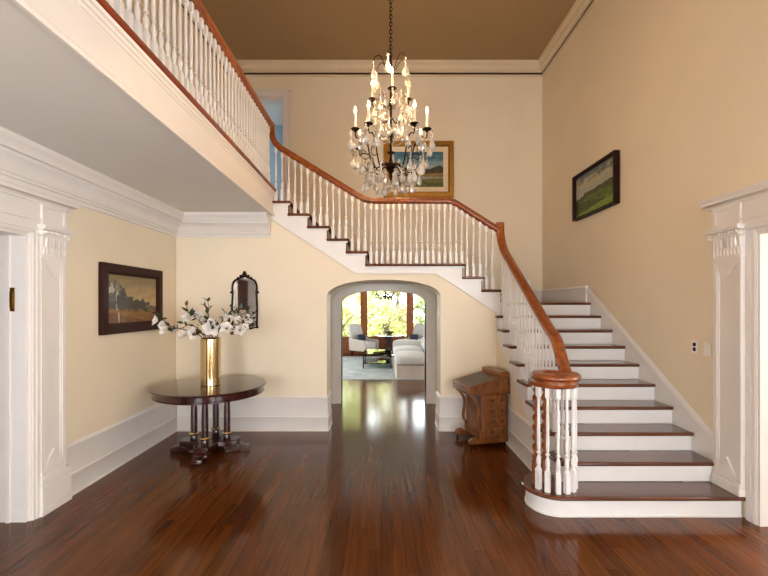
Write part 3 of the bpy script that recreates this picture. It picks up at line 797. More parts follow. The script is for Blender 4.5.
for bi, (lab, pth, fls, dy, nl) in enumerate(branches):
    br = thing('magnolia_branch', lab, 'flower branch', tuple(MOUTH), 0, None)
    a0 = bi*2*PI/9+.3
    start = Vector((VX+.055*math.cos(a0), VY+.05*math.sin(a0), TZ+.10))
    rimx = max(-.07, min(.07, (pth[0][0]-211)*.006))
    mouth = Vector((VX+rimx, VY+max(-.06,min(.06,dy*.35)), TZ+.545))
    pts = [start, mouth] + [px(a, b, VY+dy*(i+1)/3) for i, (a, b) in enumerate(pth)]
    cv = bez(pts, 7)
    sm = MB().tube(cv, [.006-.004*i/(len(cv)-1) for i in range(len(cv))], 6)
    tips = []
    for j in range(3):
        i = len(cv)-3-j*5
        p = cv[i]; d = (cv[i+1]-cv[i]).normalized() + Vector((q.uniform(-.9,.9), q.uniform(-.5,.5), q.uniform(-.1,.8)))
        e = p + d.normalized()*q.uniform(.06,.11)
        sm.tube([p, (p+e)/2+Vector((0,0,.008)), e], [.003,.0025,.0015], 5); tips.append((e, d))
    flo = []
    for fx, fy, r in fls:
        fp = px(fx, fy, VY+dy*.8)
        near = min(cv[8:], key=lambda c: (c-fp).length)
        sm.tube([near, (near+fp)/2+Vector((0,0,-.01)), fp], [.004,.0035,.003], 5)
        d = Vector((0,-1,.25)) + Vector(((fx-211)*.015, q.uniform(-.3,.2), q.uniform(-.3,.5)))
        flo.append((fp, d, r))
    sm.build('branch_stem', M['stem'], br)
    for j, (fp, d, r) in enumerate(flo):
        fm = flower_mb(r*.95, q.uniform(.4,1), bi*10+j).xf(Matrix.Translation(fp) @ orient(d, q.uniform(0,6)))
        fo = fm.build('flower', M['petal'], br, smooth=1.2, fix=False)
        MB().ball((0,0,.012), r*.13, r*.13, r*.2, 8, 6).xf(Matrix.Translation(fp) @ orient(d)).build('stamen', M['stamen'], fo)
    lm = MB(); lb = MB()
    for j in range(nl+6):
        i = q.randint(10, len(cv)-2)
        p, d = (tips[j % 3] if j < 5 else (cv[i], Vector((q.uniform(-1,1), q.uniform(-1,.6), q.uniform(-.2,1)))))
        d = d.normalized()+Vector((q.uniform(-.7,.7), q.uniform(-.7,.5), q.uniform(-.4,.5)))
        L = q.uniform(.05,.085)
        g = leaf_mb(L, L*.5, q).xf(Matrix.Translation(p) @ orient(d, q.uniform(0,6)) @ Matrix.Rotation(-PI/2,4,'Y'))
        (lb if q.random() < .3 else lm).add(g.v, g.f)
    lm.build('leaves', M['leaf'], br, smooth=1.2, fix=False)
    if lb.v: lb.build('brown_leaves', M['leaf_brown'], br, smooth=1.2, fix=False)

# ------------------------------------------------------------------ pictures and mirror
def frame_mb(w, h, fw, d, prof=None):
    """rectangular frame about the origin in the xz plane, front towards -y; prof (inset 0..1, depth 0..1)"""
    prof = prof or [(0,0),(0,.8),(.1,1),(.75,1),(.85,.75),(1,.6),(1,0)]
    m = MB(); vs = []; fs = []
    for i, t_ in enumerate(prof):
        a, b = w/2-fw*t_[0], h/2-fw*t_[0]
        for sx, sz in ((-1,-1),(1,-1),(1,1),(-1,1)): vs.append((sx*a, -d*t_[1], sz*b))
    n = len(prof)
    for i in range(n):
        j = (i+1) % n
        for k in range(4): fs.append((i*4+k, i*4+(k+1)%4, j*4+(k+1)%4, j*4+k))
    return m.add(vs, fs)
def picture(name, lab, loc, rz, w, h, fw, d, fmat, cmat, liner=None, prof=None):
    root = thing(name, lab, 'picture', loc, rz)
    frame_mb(w, h, fw, d, prof).build('picture_frame', fmat, root, local=True, smooth=.5)
    iw, ih = w-2*fw, h-2*fw
    if liner:
        frame_mb(iw-.002, ih-.002, liner, d*.6, [(0,.3),(0,1),(.85,.7),(1,.7),(1,.3)]).build('liner', M['liner'], root, local=True, smooth=.5)
        iw -= 2*liner; ih -= 2*liner
    MB().box(-iw/2+.001, iw/2-.001, -d*.35, -d*.2, -ih/2+.001, ih/2-.001).build('canvas', cmat, root, local=True, smooth=0)
    return root
lw, lh = 1.09, .72
cm = canvas('sepia_landscape', [(.2,'BEA880'),(.6,'A68E64'),(.9,'80704E')], [
  (.44,.5,2.6,1.3,-.25,'38342C','5E584A',5), (.34,.3,2.2,4.7,-.35,'2E2A22','4E4838',6), (.28,.2,3.0,8.1,.0,'6E4E2C','94703E',5), (.10,.15,2.0,2.2,-.25,'4E2C14','7E5024',7)], lw-.22, lh-.22,
  [(-.40,.66,.12,.22,'5E5A52',6), (-.44,.72,.06,.09,'B4B0A4',8), (-.335,.48,.022,.24,'B9B4A8',4), (-.24,.50,.075,.24,'2A2720',7), (.0,.40,.30,.13,'3C382E',7), (-.30,.10,.012,.14,'C8BFA6',3)])
pl_ = picture('framed_painting', 'sepia mountain landscape in a wide dark brown frame on the left wall', (XW+.004, 4.485, 1.753), PI/2, lw, lh, .11, .045, M['picture_brown'], cm)
cm = canvas('river_landscape', [(.42,'C2B8A6'),(.60,'7C9CA4'),(.9,'3A6A80')], [
  (.46,.25,6,3.3,.28,'1E2A16','4A3A20',8), (.36,.14,3,6.6,.10,'6A5A30','9A7A42',7), (.30,.06,2,1.9,-.02,'66747E','A49C8C',10), (.22,.12,3,9.2,.05,'4A5620','7E7030',8), (.13,.10,4,5.1,0,'2C3814','5C6626',9)], .87, .62)
picture('framed_painting', 'gilt-framed river landscape on the upper back wall behind the chandelier', (.671, YT-.004, 4.108), 0, 1.25, 1.0, .10, .06, M['gilt'], cm, .085)
cm = canvas('hill_landscape', [(.35,'D8C88A'),(.55,'9AA2A0'),(.75,'B9B08A'),(.95,'5E6A70')], [
  (.52,.25,3,2.3,.12,'2E3A1E','4E5428',8), (.42,.2,3,7.3,.02,'3C4C20','6A7A30',7), (.26,.15,2,5.5,-.25,'2C3618','54602A',9), (.14,.12,3,1.1,.15,'5E7A2A','88A03C',8)], 1.0, .58)
picture('framed_painting', 'hill landscape in a thin dark frame high on the right wall above the stairs', (XR-.004, 5.415, 3.243), -PI/2, 1.07, .64, .032, .072, M['picture_dark'], cm, prof=[(0,0),(0,1),(.8,1),(1,.8),(1,0)])

# bevelled mirror with an arched, carved frame
mr = thing('wall_mirror', 'small arched mirror in a carved dark frame on the back wall', 'mirror', ((245-381)/404*YB, YB-.003, 1.75))
def mir(o):   # outline, half width .17, arched top with ogee shoulders
    a = .165-o
    return [(-a,-.355+o),(-a*1.02,-.1),(-a*.96,.1),(-a,.16)] + [(-a+ (a*.35)*(1-math.cos(k*PI/8)) , .16+(.12-o*.3)*math.sin(k*PI/8)) for k in range(1,5)] + [(-a*.4,.30-o),(0,.325-o)] + \
           [(a*.4,.30-o)] + [(a-(a*.35)*(1-math.cos(k*PI/8)), .16+(.12-o*.3)*math.sin(k*PI/8)) for k in range(4,0,-1)] + [(a,.16),(a*.96,.1),(a*1.02,-.1),(a,-.355+o),(a*.5,-.375+o),(0,-.365+o),(-a*.5,-.375+o)]
MB().prism(mir(.014), 'y', -.012, 0).build('mirror_glass', M['mirror'], mr, local=True, smooth=0)
out_ = mir(.0)
fm = MB().tube([(x,-.014,z) for x,z in out_], .014, 8, True)
for x, z, r in ((0,.345,.034),(0,.375,.022),(-.05,.325,.022),(.05,.325,.022),(-.09,.30,.018),(.09,.30,.018),(-.178,.11,.018),(.178,.11,.018),(-.17,-.355,.02),(.17,-.355,.02),(0,-.375,.02)):
    fm.ball((x,-.016,z), r, r*.6, r, 10, 6)
fm.build('carved_frame', M['picture_dark'], mr, local=True, smooth=.9)

# ------------------------------------------------------------------ davenport desk
DA = math.radians(13)
dk = thing('davenport_desk', 'small walnut davenport desk with side drawers and leather slope beside the stair', 'desk', (1.075, 4.735, 0), DA); dk.scale = (1.03, 1, 1.02)
D = dict(local=True)
MB().box(.12,.44,.012,.44,.10,.625).build('case', M['desk'], dk, bevel=.003, **D)
m = MB()
m.box(.10,.45,.004,.45,.085,.105); m.box(.108,.445,.008,.445,.105,.118)
m.build('base_moulding', M['desk'], dk, bevel=.004, **D)
for y0, y1 in ((.0,.06),(.395,.455)):
    pr = [(-.03,.05),(.45,.05),(.45,.085),(.10,.085),(.075,.10),(.055,.115),(.02,.118),(-.01,.105),(-.03,.085)]
    MB().prism(pr, 'y', y0, y1).build('runner_foot', M['desk'], dk, bevel=.005, **D)
    for x in (-.005, .42):
        c = MB().lathe([(.004,.026),(.012,.026),(.012,.05),(.004,.05)], 10, (x,(y0+y1)/2,0))
        c.lathe([(.002,-.009),(.012,-.009),(.0135,-.005),(.0135,.005),(.012,.009),(.002,.009)], 14, (x,(y0+y1)/2,.0137), Matrix.Rotation(PI/2,4,'X'))
        c.build('caster', M['iron'], dk, **D)
    ym = (y0+y1)/2
    br_ = bez([(.11,0,.20),(.085,0,.22),(.07,0,.28),(.085,0,.40),(.075,0,.50),(.03,0,.575),(-.005,0,.60),(-.01,0,.624)], 5)
    m = MB().sweep([(p.x, ym, p.z) for p in br_], [(-.018,-.012),(.018,-.012),(.018,.012),(-.018,.012)], (0,1,0))
    m.box(.095,.12,ym-.018,ym+.018,.12,.21)
    m.build('bracket', M['desk'], dk, **D)
# carved front panel with an oval medallion
m = MB().box(.112,.1195,.07,.385,.16,.58)
m.ball((.112,.2275,.37), .008, .09, .13, 16, 8)
for k in range(8):
    a = k*PI/4; m.ball((.107,.2275+.05*math.cos(a),.37+.075*math.sin(a)), .006, .02, .026, 8, 6)
m.build('carved_panel', M['desk'], dk, **D)
for k in range(4):
    z = .128+k*.122
    dr = MB().box(.165,.425,-.002,.0115,z,z+.112); dr.box(.172,.418,-.006,-.002,z+.007,z+.105)
    dr = dr.build('drawer', M['desk'], dk, bevel=.002, **D)
    for x in (.235, .355):
        MB().lathe([(.004,0),(.008,.004),(.006,.010),(.017,.016),(.02,.024),(.014,.031),(.003,.033)], 14, (x,-.006,z+.056), Matrix.Rotation(PI/2,4,'X')).build('knob', M['desk_dark'], dr, **D)['label'] = 'round dark wooden knob'
m = MB()
side = [(-.05,.635),(.46,.635),(.46,.80),(.335,.80),(-.05,.705)]
m.prism(side, 'y', -.012, .468)
m.build('writing_box', M['desk'], dk, bevel=.004, **D)
m = MB().prism([(-.062,.625),(.468,.625),(.468,.636),(-.062,.636)], 'y', -.02, .476)
m.prism([(-.06,.704),(.335,.802),(.335,.812),(-.06,.714)], 'y', -.018, .474)
lid = m.build('slope', M['desk'], dk, bevel=.003, **D)
m = MB().prism([(-.035,.7205),(.30,.8035),(.30,.806),(-.035,.723)], 'y', .02, .436)
m.build('leather_inset', M['leather'], lid, **D)['label'] = 'dark brown leather writing surface'
m = MB().box(.345,.455,-.006,.462,.8005,.85); m.frustum((.335,.465,-.012,.468,.85),(.355,.448,.01,.446,.874))
m.build('stationery_box', M['desk'], dk, bevel=.004, **D)

# ------------------------------------------------------------------ wall plates
def plate_root(name, lab, cat, loc, rz): return thing(name, lab, cat, loc, rz)
o = plate_root('wall_outlet', 'ivory double outlet plate on the right wall beside the doorway', 'outlet', (XR-.001, 3.715, 1.305), -PI/2)
MB().box(-.036,.036,-.007,0,-.058,.058).build('face_plate', M['plate'], o, local=True, bevel=.003)
for z in (.022,-.022):
    MB().lathe([(.002,.006),(.0185,.006),(.0185,.0105),(.002,.0105)], 18, (0,0,z), Matrix.Rotation(PI/2,4,'X')).build('socket', M['black'], o, local=True)['label'] = 'black round socket'
o = plate_root('light_switch', 'white rocker switch plate nearest the right pilaster', 'switch', (XR-.001, 3.575, 1.30), -PI/2)
MB().box(-.036,.036,-.007,0,-.058,.058).build('face_plate', M['plate'], o, local=True, bevel=.003)
MB().box(-.018,.018,-.011,-.0071,-.034,.034).build('rocker', M['plate'], o, local=True, bevel=.002)
o = plate_root('light_switch', 'white switch plate on the right side of the archway opening', 'switch', (AX+AHW-.001, 5.58, 1.61), -PI/2)
MB().box(-.036,.036,-.007,0,-.07,.07).build('face_plate', M['plate'], o, local=True, bevel=.003)
MB().box(-.006,.006,-.016,-.0071,-.014,.014).build('toggle', M['plate'], o, local=True, bevel=.002)
o = plate_root('wall_outlet', 'small white plate on the back wall just above the landing skirting', 'outlet', ((529-381)/404*YT, YT-.001, 2.09), 0)
MB().box(-.036,.036,-.007,0,-.058,.058).build('face_plate', M['plate'], o, local=True, bevel=.003)
MB().box(-.018,.018,-.0095,-.0071,-.034,.034).build('insert', M['plate'], o, local=True, bevel=.001)

# ------------------------------------------------------------------ chandelier
CX, CY = .098, 4.05
ch = thing('chandelier', 'large crystal chandelier with lit candle bulbs hanging from a chain in the stair hall', 'chandelier', (CX, CY, 3.07))
L_ = dict(local=True)
zo = 3.07
m = MB()
n = 0; z = 4.20
link = [(.014*math.cos(a), 0, .024*math.sin(a)) for a in [2*PI*k/10 for k in range(10)]]
while z < 5.93:
    mt = Matrix.Translation((0,0,z-zo)) @ Matrix.Rotation(PI/2*(n%2),4,'Z')
    m.tube([mt @ Vector(p) for p in link], .0042, 5, True); z += .038; n += 1
m.build('chain', M['iron'], ch, **L_)
MB().lathe([(.004,5.915-zo),(.02,5.92-zo),(.06,5.955-zo),(.085,5.985-zo),(.085,5.998-zo),(.004,5.998-zo)], 24).build('ceiling_rose', M['iron'], ch, **L_)
MB().lathe([(.004,-.14),(.012,-.12),(.02,-.09),(.014,-.07),(.03,-.04),(.055,-.01),(.05,.03),(.025,.05),(.014,.09),(.012,.25),(.02,.28),(.03,.31),(.02,.35),(.012,.38),(.012,.60),(.022,.63),(.012,.67),(.010,.95),(.02,1.0),(.012,1.06),(.006,1.13)], 14).build('stem', M['iron'], ch, **L_)
lights = []
def candle_on(parent, p, hgt, r=.0115, lit=True):
    MB().lathe([(.004,-.035),(.012,-.03),(.008,-.018),(.03,-.010),(.046,.0),(.040,.006),(.018,.006),(.016,.018),(.004,.018)], 12, p).build('bobeche', M['iron'], parent, **L_)
    q_ = Vector(p)+Vector((0,0,.0185))
    MB().lathe([(.002,0),(r,0),(r,hgt),(r*.5,hgt+.004),(.002,hgt+.004)], 10, q_).build('candle', M['candle'], parent, **L_)
    t0 = q_+Vector((0,0,hgt+.0045))
    MB().lathe([(.003,0),(.010,.010),(.0125,.024),(.009,.042),(.003,.062),(.0008,.07)], 10, t0).build('bulb', M['bulb'] if lit else M['candle'], parent, **L_)
    if lit: lights.append(Vector((CX,CY,zo)) + t0 + Vector((0,0,.03)))
drops = []
ARMS = [(-55,.36),(-125,.36),(-29,.38),(-151,.38),(42,.43),(138,.43),(88,.40)]
for k, (ad, R1) in enumerate(ARMS):
    a = math.radians(ad)
    pr = bez([(.03,.0),(.09,.02),(.15,-.03),(.20,-.02),(.235,.07),(.26,.17),(R1-.05,.235),(R1,.22),(R1+.012,.26)], 5)
    ca, sa = math.cos(a), math.sin(a)
    arm = MB().tube([(p.x*ca, p.x*sa, p.y) for p in pr], [.009-.003*i/(len(pr)-1) for i in range(len(pr))], 6)
    sc = bez([(.24,.06),(.29,.03),(.33,.07),(.31,.12),(.28,.10)], 5)
    arm.tube([(p.x*ca, p.x*sa, p.y) for p in sc], .005, 5)
    sc = bez([(.15,-.03),(.19,-.08),(.25,-.085),(.29,-.04),(.31,-.05)], 5)
    arm.tube([(p.x*ca, p.x*sa, p.y) for p in sc], .005, 5)
    arm = arm.build('arm', M['iron'], ch, **L_)
    candle_on(arm, (R1*ca+.012*ca, R1*sa+.012*sa, .30), .125)
    for da, rr, zz, s_ in ((0,R1+.06,.285,1.1),(.2,R1+.02,.22,.85),(-.2,R1+.02,.22,.85),(0,.32,.06,1.05),(.25,.29,-.03,1.0),(-.22,.25,-.05,.95),(.1,.19,-.045,.9)):
        drops.append((rr*math.cos(a+da), rr*math.sin(a+da), zz, s_))
for k in range(3):
    a = math.radians([-88, 32, 150][k]); ca, sa = math.cos(a), math.sin(a); R2 = .215
    hh = .675 if k == 0 else .735
    pr = bez([(.015,.50),(.06,.46),(.11,.49),(.14,.57),(R2,hh-.055),(R2,hh-.03)], 5)
    arm = MB().tube([(p.x*ca, p.x*sa, p.y) for p in pr], .0065, 6).build('arm', M['iron'], ch, **L_)
    candle_on(arm, (R2*ca, R2*sa, hh), .115, lit=(k != 1))
    for da, rr, zz, s_ in ((0,R2+.045,.66,.9),(.3,R2,.64,.7),(-.3,R2,.64,.7),(.6,.15,.55,.8),(-.6,.15,.55,.8)):
        drops.append((rr*math.cos(a+da), rr*math.sin(a+da), zz, s_))
for k in range(6):    # crown of curled wires on top
    a = k*PI/3+.35; ca, sa = math.cos(a), math.sin(a)
    pr = bez([(.012,.98),(.05,.99),(.085,1.06),(.12,1.095),(.165,1.075),(.185,1.03)], 5)
    MB().tube([(p.x*ca, p.x*sa, p.y) for p in pr], .004, 5).build('crown_scroll', M['iron'], ch, **L_)
    drops.append((.185*ca, .185*sa, 1.03, 1.05))
    pr = bez([(.012,.62),(.05,.60),(.09,.66),(.13,.70),(.16,.68)], 4)
    a += .5
    MB().tube([(p.x*math.cos(a), p.x*math.sin(a), p.y) for p in pr], .0035, 5).build('scroll', M['iron'], ch, **L_)
    drops.append((.16*math.cos(a), .16*math.sin(a), .68, .9))
    drops.append((.09*ca, .09*sa, .46, 1.0))
for k in range(4):
    a = k*PI/2+.6; drops.append((.07*math.cos(a), .07*math.sin(a), -.03, 1.0))
def drop_mesh():
    m = MB()
    for z, r in ((-.008,.010),(-.026,.0075),(-.041,.0085)): m.lathe([(.0005,z-r),(r*.8,z-r*.55),(r,z),(r*.8,z+r*.55),(.0005,z+r)], 6)
    m.lathe([(.0005,-.05),(.007,-.058),(.009,-.068),(.016,-.088),(.027,-.110),(.031,-.128),(.025,-.146),(.010,-.156),(.0005,-.156)], 8, (0,0,0), Matrix.Diagonal((1,.55,1,1)))
    return m.mesh('crystal_drop', M['crystal'], 0)
DM = drop_mesh()
q = random.Random(5)
for x, y, z, s_ in drops[:99]:
    inst('crystal_drop', DM, ch, (x,y,z), (q.uniform(-.06,.06),q.uniform(-.06,.06),q.uniform(0,6)), (s_*1.32,s_*1.32,s_*1.15))
# strings of small beads between crown and candle ring
for k in range(6):
    a = math.radians(ARMS[k][0]); m = MB()
    for i in range(19):
        u = i/18; r = .17+(.31-.17)*u**1.6; z = .70-.40*u-.10*math.sin(PI*u)
        m.ball((r*math.cos(a), r*math.sin(a), z), .009, seg=6, rings=4)
    m.tube([((.17+.14*(i/8)**1.6)*math.cos(a), (.17+.14*(i/8)**1.6)*math.sin(a), .70-.40*i/8-.10*math.sin(PI*i/8)) for i in range(9)], .0015, 4)
    m.build('bead_string', M['crystal'], ch, smooth=0, **L_)
for k in range(3):    # glass spires on the ring
    a = math.radians([-100, 20, 210][k]); m = MB().lathe([(.012,0),(.02,.02),(.009,.05),(.012,.08),(.0008,.19)], 8, (.12*math.cos(a), .12*math.sin(a), .30))
    m.ball((.12*math.cos(a), .12*math.sin(a), .285), .02, seg=8, rings=6)
    m.tube([(.014*math.cos(a),.014*math.sin(a),.25),(.07*math.cos(a),.07*math.sin(a),.225),(.12*math.cos(a),.12*math.sin(a),.266)], .004, 5)
    m.build('glass_spire', M['crystal'], ch, smooth=0, **L_)

# ------------------------------------------------------------------ living room beyond the arch
LY = 14.2
struct(MB().box(-4.1, -4.0, 7.21, LY+.15, 0, 2.8).box(-4.0,-2.91,7.21,7.31,0,2.8).box(1.34,4.0,7.21,7.225,0,1.49), 'wall_living_left', M['living'])
struct(MB().box(1.0, 4.0, 7.46, 7.5, 0, 2.75), 'wall_living_front', M['living'])
struct(MB().box(4.0, 4.1, 7.46, LY+.15, 0, 2.8), 'wall_living_right', M['living'])
struct(MB().box(-4.1, 4.1, 7.455, LY+.15, 2.75, 2.85), 'ceiling_living', M['ceil_low'])
# panelled dado under the windows
m = MB().box(-4.0, 4.0, LY, LY+.12, 0, .50); m.box(-4.0, 4.0, LY-.05, LY+.12, .50, .54); m.box(-4.0, 4.0, LY-.02, LY, 0, .12); m.box(-4.0,4.0,LY-.015,LY,.43,.50)
for i in range(10): m.box(-4.0+i*.81, -3.93+i*.81, LY-.015, LY, .12, .43)
m.box(-4.0, 4.0, LY, LY+.12, 2.62, 2.75)
struct(m, 'trim_6', M['window_wood'], bevel=.004)
PX = [-3.85, -2.22, -.60, 1.02, 2.64, 3.85]
for i in range(5):
    a, b = PX[i], PX[i+1]
    wr = empty('window_%d' % (i+1), ((a+b)/2, LY, .54)); wr['kind'] = 'structure'
    m = MB().box(a-.12+(.121 if i else 0), a+.12, LY-.03, LY+.10, .541, 2.62) if i == 0 else MB().box(a+.001, a+.12, LY-.03, LY+.10, .541, 2.62)
    m.box(b-.12, b-.001, LY-.03, LY+.10, .541, 2.62); m.box(a+.12, b-.12, LY+.02, LY+.08, .541, .58); m.box(a+.12, b-.12, LY+.02, LY+.08, 2.56, 2.62)
    m.box(a+.095, a+.12, LY-.045, LY-.03, .541, 2.62); m.box(b-.12, b-.095, LY-.045, LY-.03, .541, 2.62)
    m.build('window_frame', M['window_wood'], wr, bevel=.004)
    MB().box(a+.12, b-.12, LY+.045, LY+.05, .58, 2.56).build('pane', M['pane'], wr, smooth=0)
rug = tag(MB().box(-3.2, 2.6, 9.12, 13.2, .001, .012).build('area_rug', M['rug'], bevel=.004), 'large pale blue-grey rug on the living room floor', 'rug')

def soft_box(mb, x0, x1, y0, y1, z0, z1, puff=.02, n=7):
    """cushion-like box: subdivided shell, faces bulged, corners rounded"""
    def shape(p):
        u = [2*(p[0]-.5), 2*(p[1]-.5), 2*(p[2]-.5)]
        c = Vector(u); mx = max(abs(a) for a in u); 
        e = 6.0; L = (abs(u[0])**e+abs(u[1])**e+abs(u[2])**e)**(1/e)
        c = c*(mx/L) if L else c
        X = (x0+x1)/2+c.x*(x1-x0)/2; Y = (y0+y1)/2+c.y*(y1-y0)/2
        Z = (z0+z1)/2+c.z*(z1-z0)/2 + (puff*(1-c.x**2)*(1-c.y**2) if u[2] > .99 else 0)
        return (X, Y, Z)
    for ax in range(3):
        for sd in (0, 1):
            def fn(u, v):
                p = [0,0,0]; p[ax] = sd; p[(ax+1)%3] = u; p[(ax+2)%3] = v; return shape(p)
            mb.grid(fn, n, n)
    return mb
def skirt(mb, x0, x1, y0, y1, z0, z1, flare=.02, pleats=10):
    n = 64; vs = []; fs = []
    def per(u, o):
        P = 2*((x1-x0)+(y1-y0)); d = u*P
        for (ax, ay, bx_, by_) in ((x0,y0,x1,y0),(x1,y0,x1,y1),(x1,y1,x0,y1),(x0,y1,x0,y0)):
            L = abs(bx_-ax)+abs(by_-ay)
            if d <= L+1e-9:
                t_ = d/L; x = ax+(bx_-ax)*t_; y = ay+(by_-ay)*t_
                nx, ny = (by_-ay)/L, -(bx_-ax)/L
                return (x+nx*o, y+ny*o)
            d -= L
        return (x0, y0)
    for j, z in enumerate((z1, (z0+z1)/2, z0)):
        for i in range(n):
            u = i/n; o = (flare*j/2)*(1+.5*math.sin(u*pleats*2*PI))
            x, y = per(u, o); vs.append((x, y, z))
    for j in range(2):
        for i in range(n): fs.append((j*n+i, j*n+(i+1)%n, (j+1)*n+(i+1)%n, (j+1)*n+i))
    fs.append(tuple(range(n)))
    return mb.add(vs, fs)
def dedupe(o):
    bm = bmesh.new(); bm.from_mesh(o.data); bmesh.ops.remove_doubles(bm, verts=bm.verts[:], dist=.0004); bmesh.ops.recalc_face_normals(bm, faces=bm.faces[:]); bm.to_mesh(o.data); bm.free(); return o
def armchair(lab, x, y, rz):
    r = thing('armchair', lab, 'armchair', (x, y, 0), rz)
    # front faces local -y
    dedupe(soft_box(MB(), -.30,.30,-.34,.27,.30,.46,.03).build('seat_cushion', M['slip'], r, local=True, smooth=1.2))
    m = MB()
    def back(u, v):
        z = .30+.72*v; xx = (u-.5)*2
        y_ = .25+.16*v + .02*(1-xx*xx); hw = .31+.02*math.sin(PI*v)
        if v > .9: y_ += (v-.9)*.5
        return (xx*hw, y_, z + .015*(1-xx*xx)*v)
    m.grid(back, 9, 11)
    o = m.build('backrest', M['slip'], r, local=True, smooth=1.2, fix=True)
    md = o.modifiers.new('solid', 'SOLIDIFY'); md.thickness = .10; md.offset = 0
    md = o.modifiers.new('bev', 'BEVEL'); md.width = .03; md.segments = 3; md.limit_method = 'ANGLE'
    for s_ in (-1, 1):
        m = MB(); pr = [(-.33,.20),(.33,.20),(.35,.66),(.20,.60),(-.05,.56),(-.28,.55),(-.34,.52)]
        m.prism(pr, 'x', s_*.305 if s_ > 0 else -.385, .385 if s_ > 0 else -.305)
        m.build('arm', M['slip_warm'], r, local=True, bevel=.025)
    soft_box(MB(), -.31,.31,-.33,.28,.18,.299,0).build('seat_base', M['slip'], r, local=True, smooth=1.2)
    for sx, sy in ((-1,-1),(1,-1),(1,1),(-1,1)):
        MB().frustum((sx*.29-.016,sx*.29+.016,sy*.28-.016,sy*.28+.016,.013),(sx*.28-.026,sx*.28+.026,sy*.27-.026,sy*.27+.026,.185)).build('leg', M['picture_dark'], r, local=True)
    return r
AC = [(-.56, 13.35, .95, 'white slipcovered armchair by the left window post'), (1.02, 13.35, -.95, 'white slipcovered armchair by the right window post')]
for x, y, rz, lab in AC: armchair(lab, x, y, rz)
for (x, y, rz, _), lab in zip(AC, ('small navy cushion on the seat of the left armchair', 'small navy cushion on the seat of the right armchair')):
    o = soft_box(MB(), -.17,.17,-.05,.05,-.11,.11,.0).build('cushion', M['navy'], smooth=1.2); dedupe(o)
    dy = .10
    c_, s_ = math.cos(rz), math.sin(rz)
    o.location = (x - s_*dy, y + c_*dy, .612); o.rotation_euler = (-.15, 0, rz); tag(o, lab, 'cushion')
pt = thing('pedestal_table', 'round dark pedestal table between the two armchairs at the window', 'table', (.25, 13.3, 0))
MB().lathe([(.002,.665),(.50,.665),(.53,.675),(.53,.69),(.51,.70),(.002,.70)], 40).build('table_top', M['table'], pt, local=True)
MB().lathe([(.12,.09),(.10,.13),(.085,.30),(.09,.50),(.13,.62),(.16,.664),(.002,.664)], 20).build('pedestal', M['table'], pt, local=True)
MB().lathe([(.002,.013),(.26,.013),(.27,.03),(.26,.05),(.15,.089),(.002,.089)], 28).build('base', M['table'], pt, local=True)
bw = tag(MB().lathe([(.002,0),(.09,0),(.09,.012),(.05,.03),(.10,.06),(.16,.09),(.18,.115),(.17,.118),(.12,.085),(.002,.05)], 28).build('footed_bowl', M['stone']), 'shallow brown footed bowl on the round pedestal table', 'bowl'); bw.location = (.27, 13.3, .701)
ct = thing('coffee_table', 'square glass coffee table with a dark frame on the blue rug', 'table', (-.10, 11.25, 0))
MB().box(-.38,.38,-.60,.60,.385,.397).build('glass_top', M['table_glass'], ct, local=True, smooth=0, bevel=.003)
MB().box(-.35,.35,-.57,.57,.15,.16).build('glass_shelf', M['table_glass'], ct, local=True, smooth=0)
m = MB()
for z in (.36,.135):
    m.box(-.38,.38,-.60,-.575,z,z+.0245 if z > .2 else z+.0145).box(-.38,.38,.575,.60,z,z+.0245 if z > .2 else z+.0145).box(-.38,-.355,-.575,.575,z,z+.0245 if z > .2 else z+.0145).box(.355,.38,-.575,.575,z,z+.0245 if z > .2 else z+.0145)
m.build('table_frame', M['iron'], ct, local=True)
for sx, sy in ((-1,-1),(1,-1),(1,1),(-1,1)):
    MB().lathe([(.012,.013),(.02,.02),(.012,.035),(.014,.36)], 10, (sx*.367, sy*.587, 0)).build('leg', M['iron'], ct, local=True)
# slipcovered sofa with its open end towards the arch
sf = thing('sofa', 'long white slipcovered sofa with skirt at the right of the blue rug', 'sofa', (.78, 10.3, 0))
skirt(MB(), .36, 1.30, 9.22, 11.5, .014, .30, .025, 16).build('skirt', M['slip_warm'], sf, smooth=1.0)
for k in range(2):
    dedupe(soft_box(MB(), .325,1.10,9.19+k*1.03,10.20+k*1.03,.302,.53+.03*k,.05).build('seat_cushion', M['slip'], sf, smooth=1.2))
soft_box(MB(), 1.105,1.34,9.19,11.5,.302,.80,.02).build('backrest', M['slip'], sf, smooth=1.2)
soft_box(MB(), .33,1.10,11.265,11.5,.302,.70,.02).build('arm', M['slip'], sf, smooth=1.2)
lc = thing('iron_chandelier', 'dark iron chandelier of leafy curls hanging in the living room', 'chandelier', (.12, 11.6, 1.95))
MB().tube([(0,0,.12),(0,0,.795)], .008, 6).build('rod', M['iron'], lc, local=True)
MB().lathe([(.003,-.06),(.03,-.03),(.04,0),(.02,.05),(.03,.09),(.01,.13)], 12).build('hub', M['iron'], lc, local=True)
for k in range(8):
    a = k*PI/4; ca, sa = math.cos(a), math.sin(a)
    pr = bez([(.03,0),(.12,-.06),(.24,-.04),(.33,.06),(.37,.16)], 5)
    m = MB().tube([(p.x*ca,p.x*sa,p.y) for p in pr], .010, 6)
    for j in range(7):
        p = pr[3+j*2]; g = leaf_mb(.09,.05,q).xf(Matrix.Translation((p.x*ca,p.x*sa,p.y)) @ Matrix.Rotation(a+q.uniform(-1,1),4,'Z') @ Matrix.Rotation(q.uniform(-1.2,1.2),4,'Y'))
        m.add(g.v, g.f)
    m.lathe([(.012,0),(.03,.01),(.012,.02),(.011,.09),(.002,.09)], 8, (.37*ca,.37*sa,.16))
    m.build('arm', M['iron'], lc, local=True, fix=False)

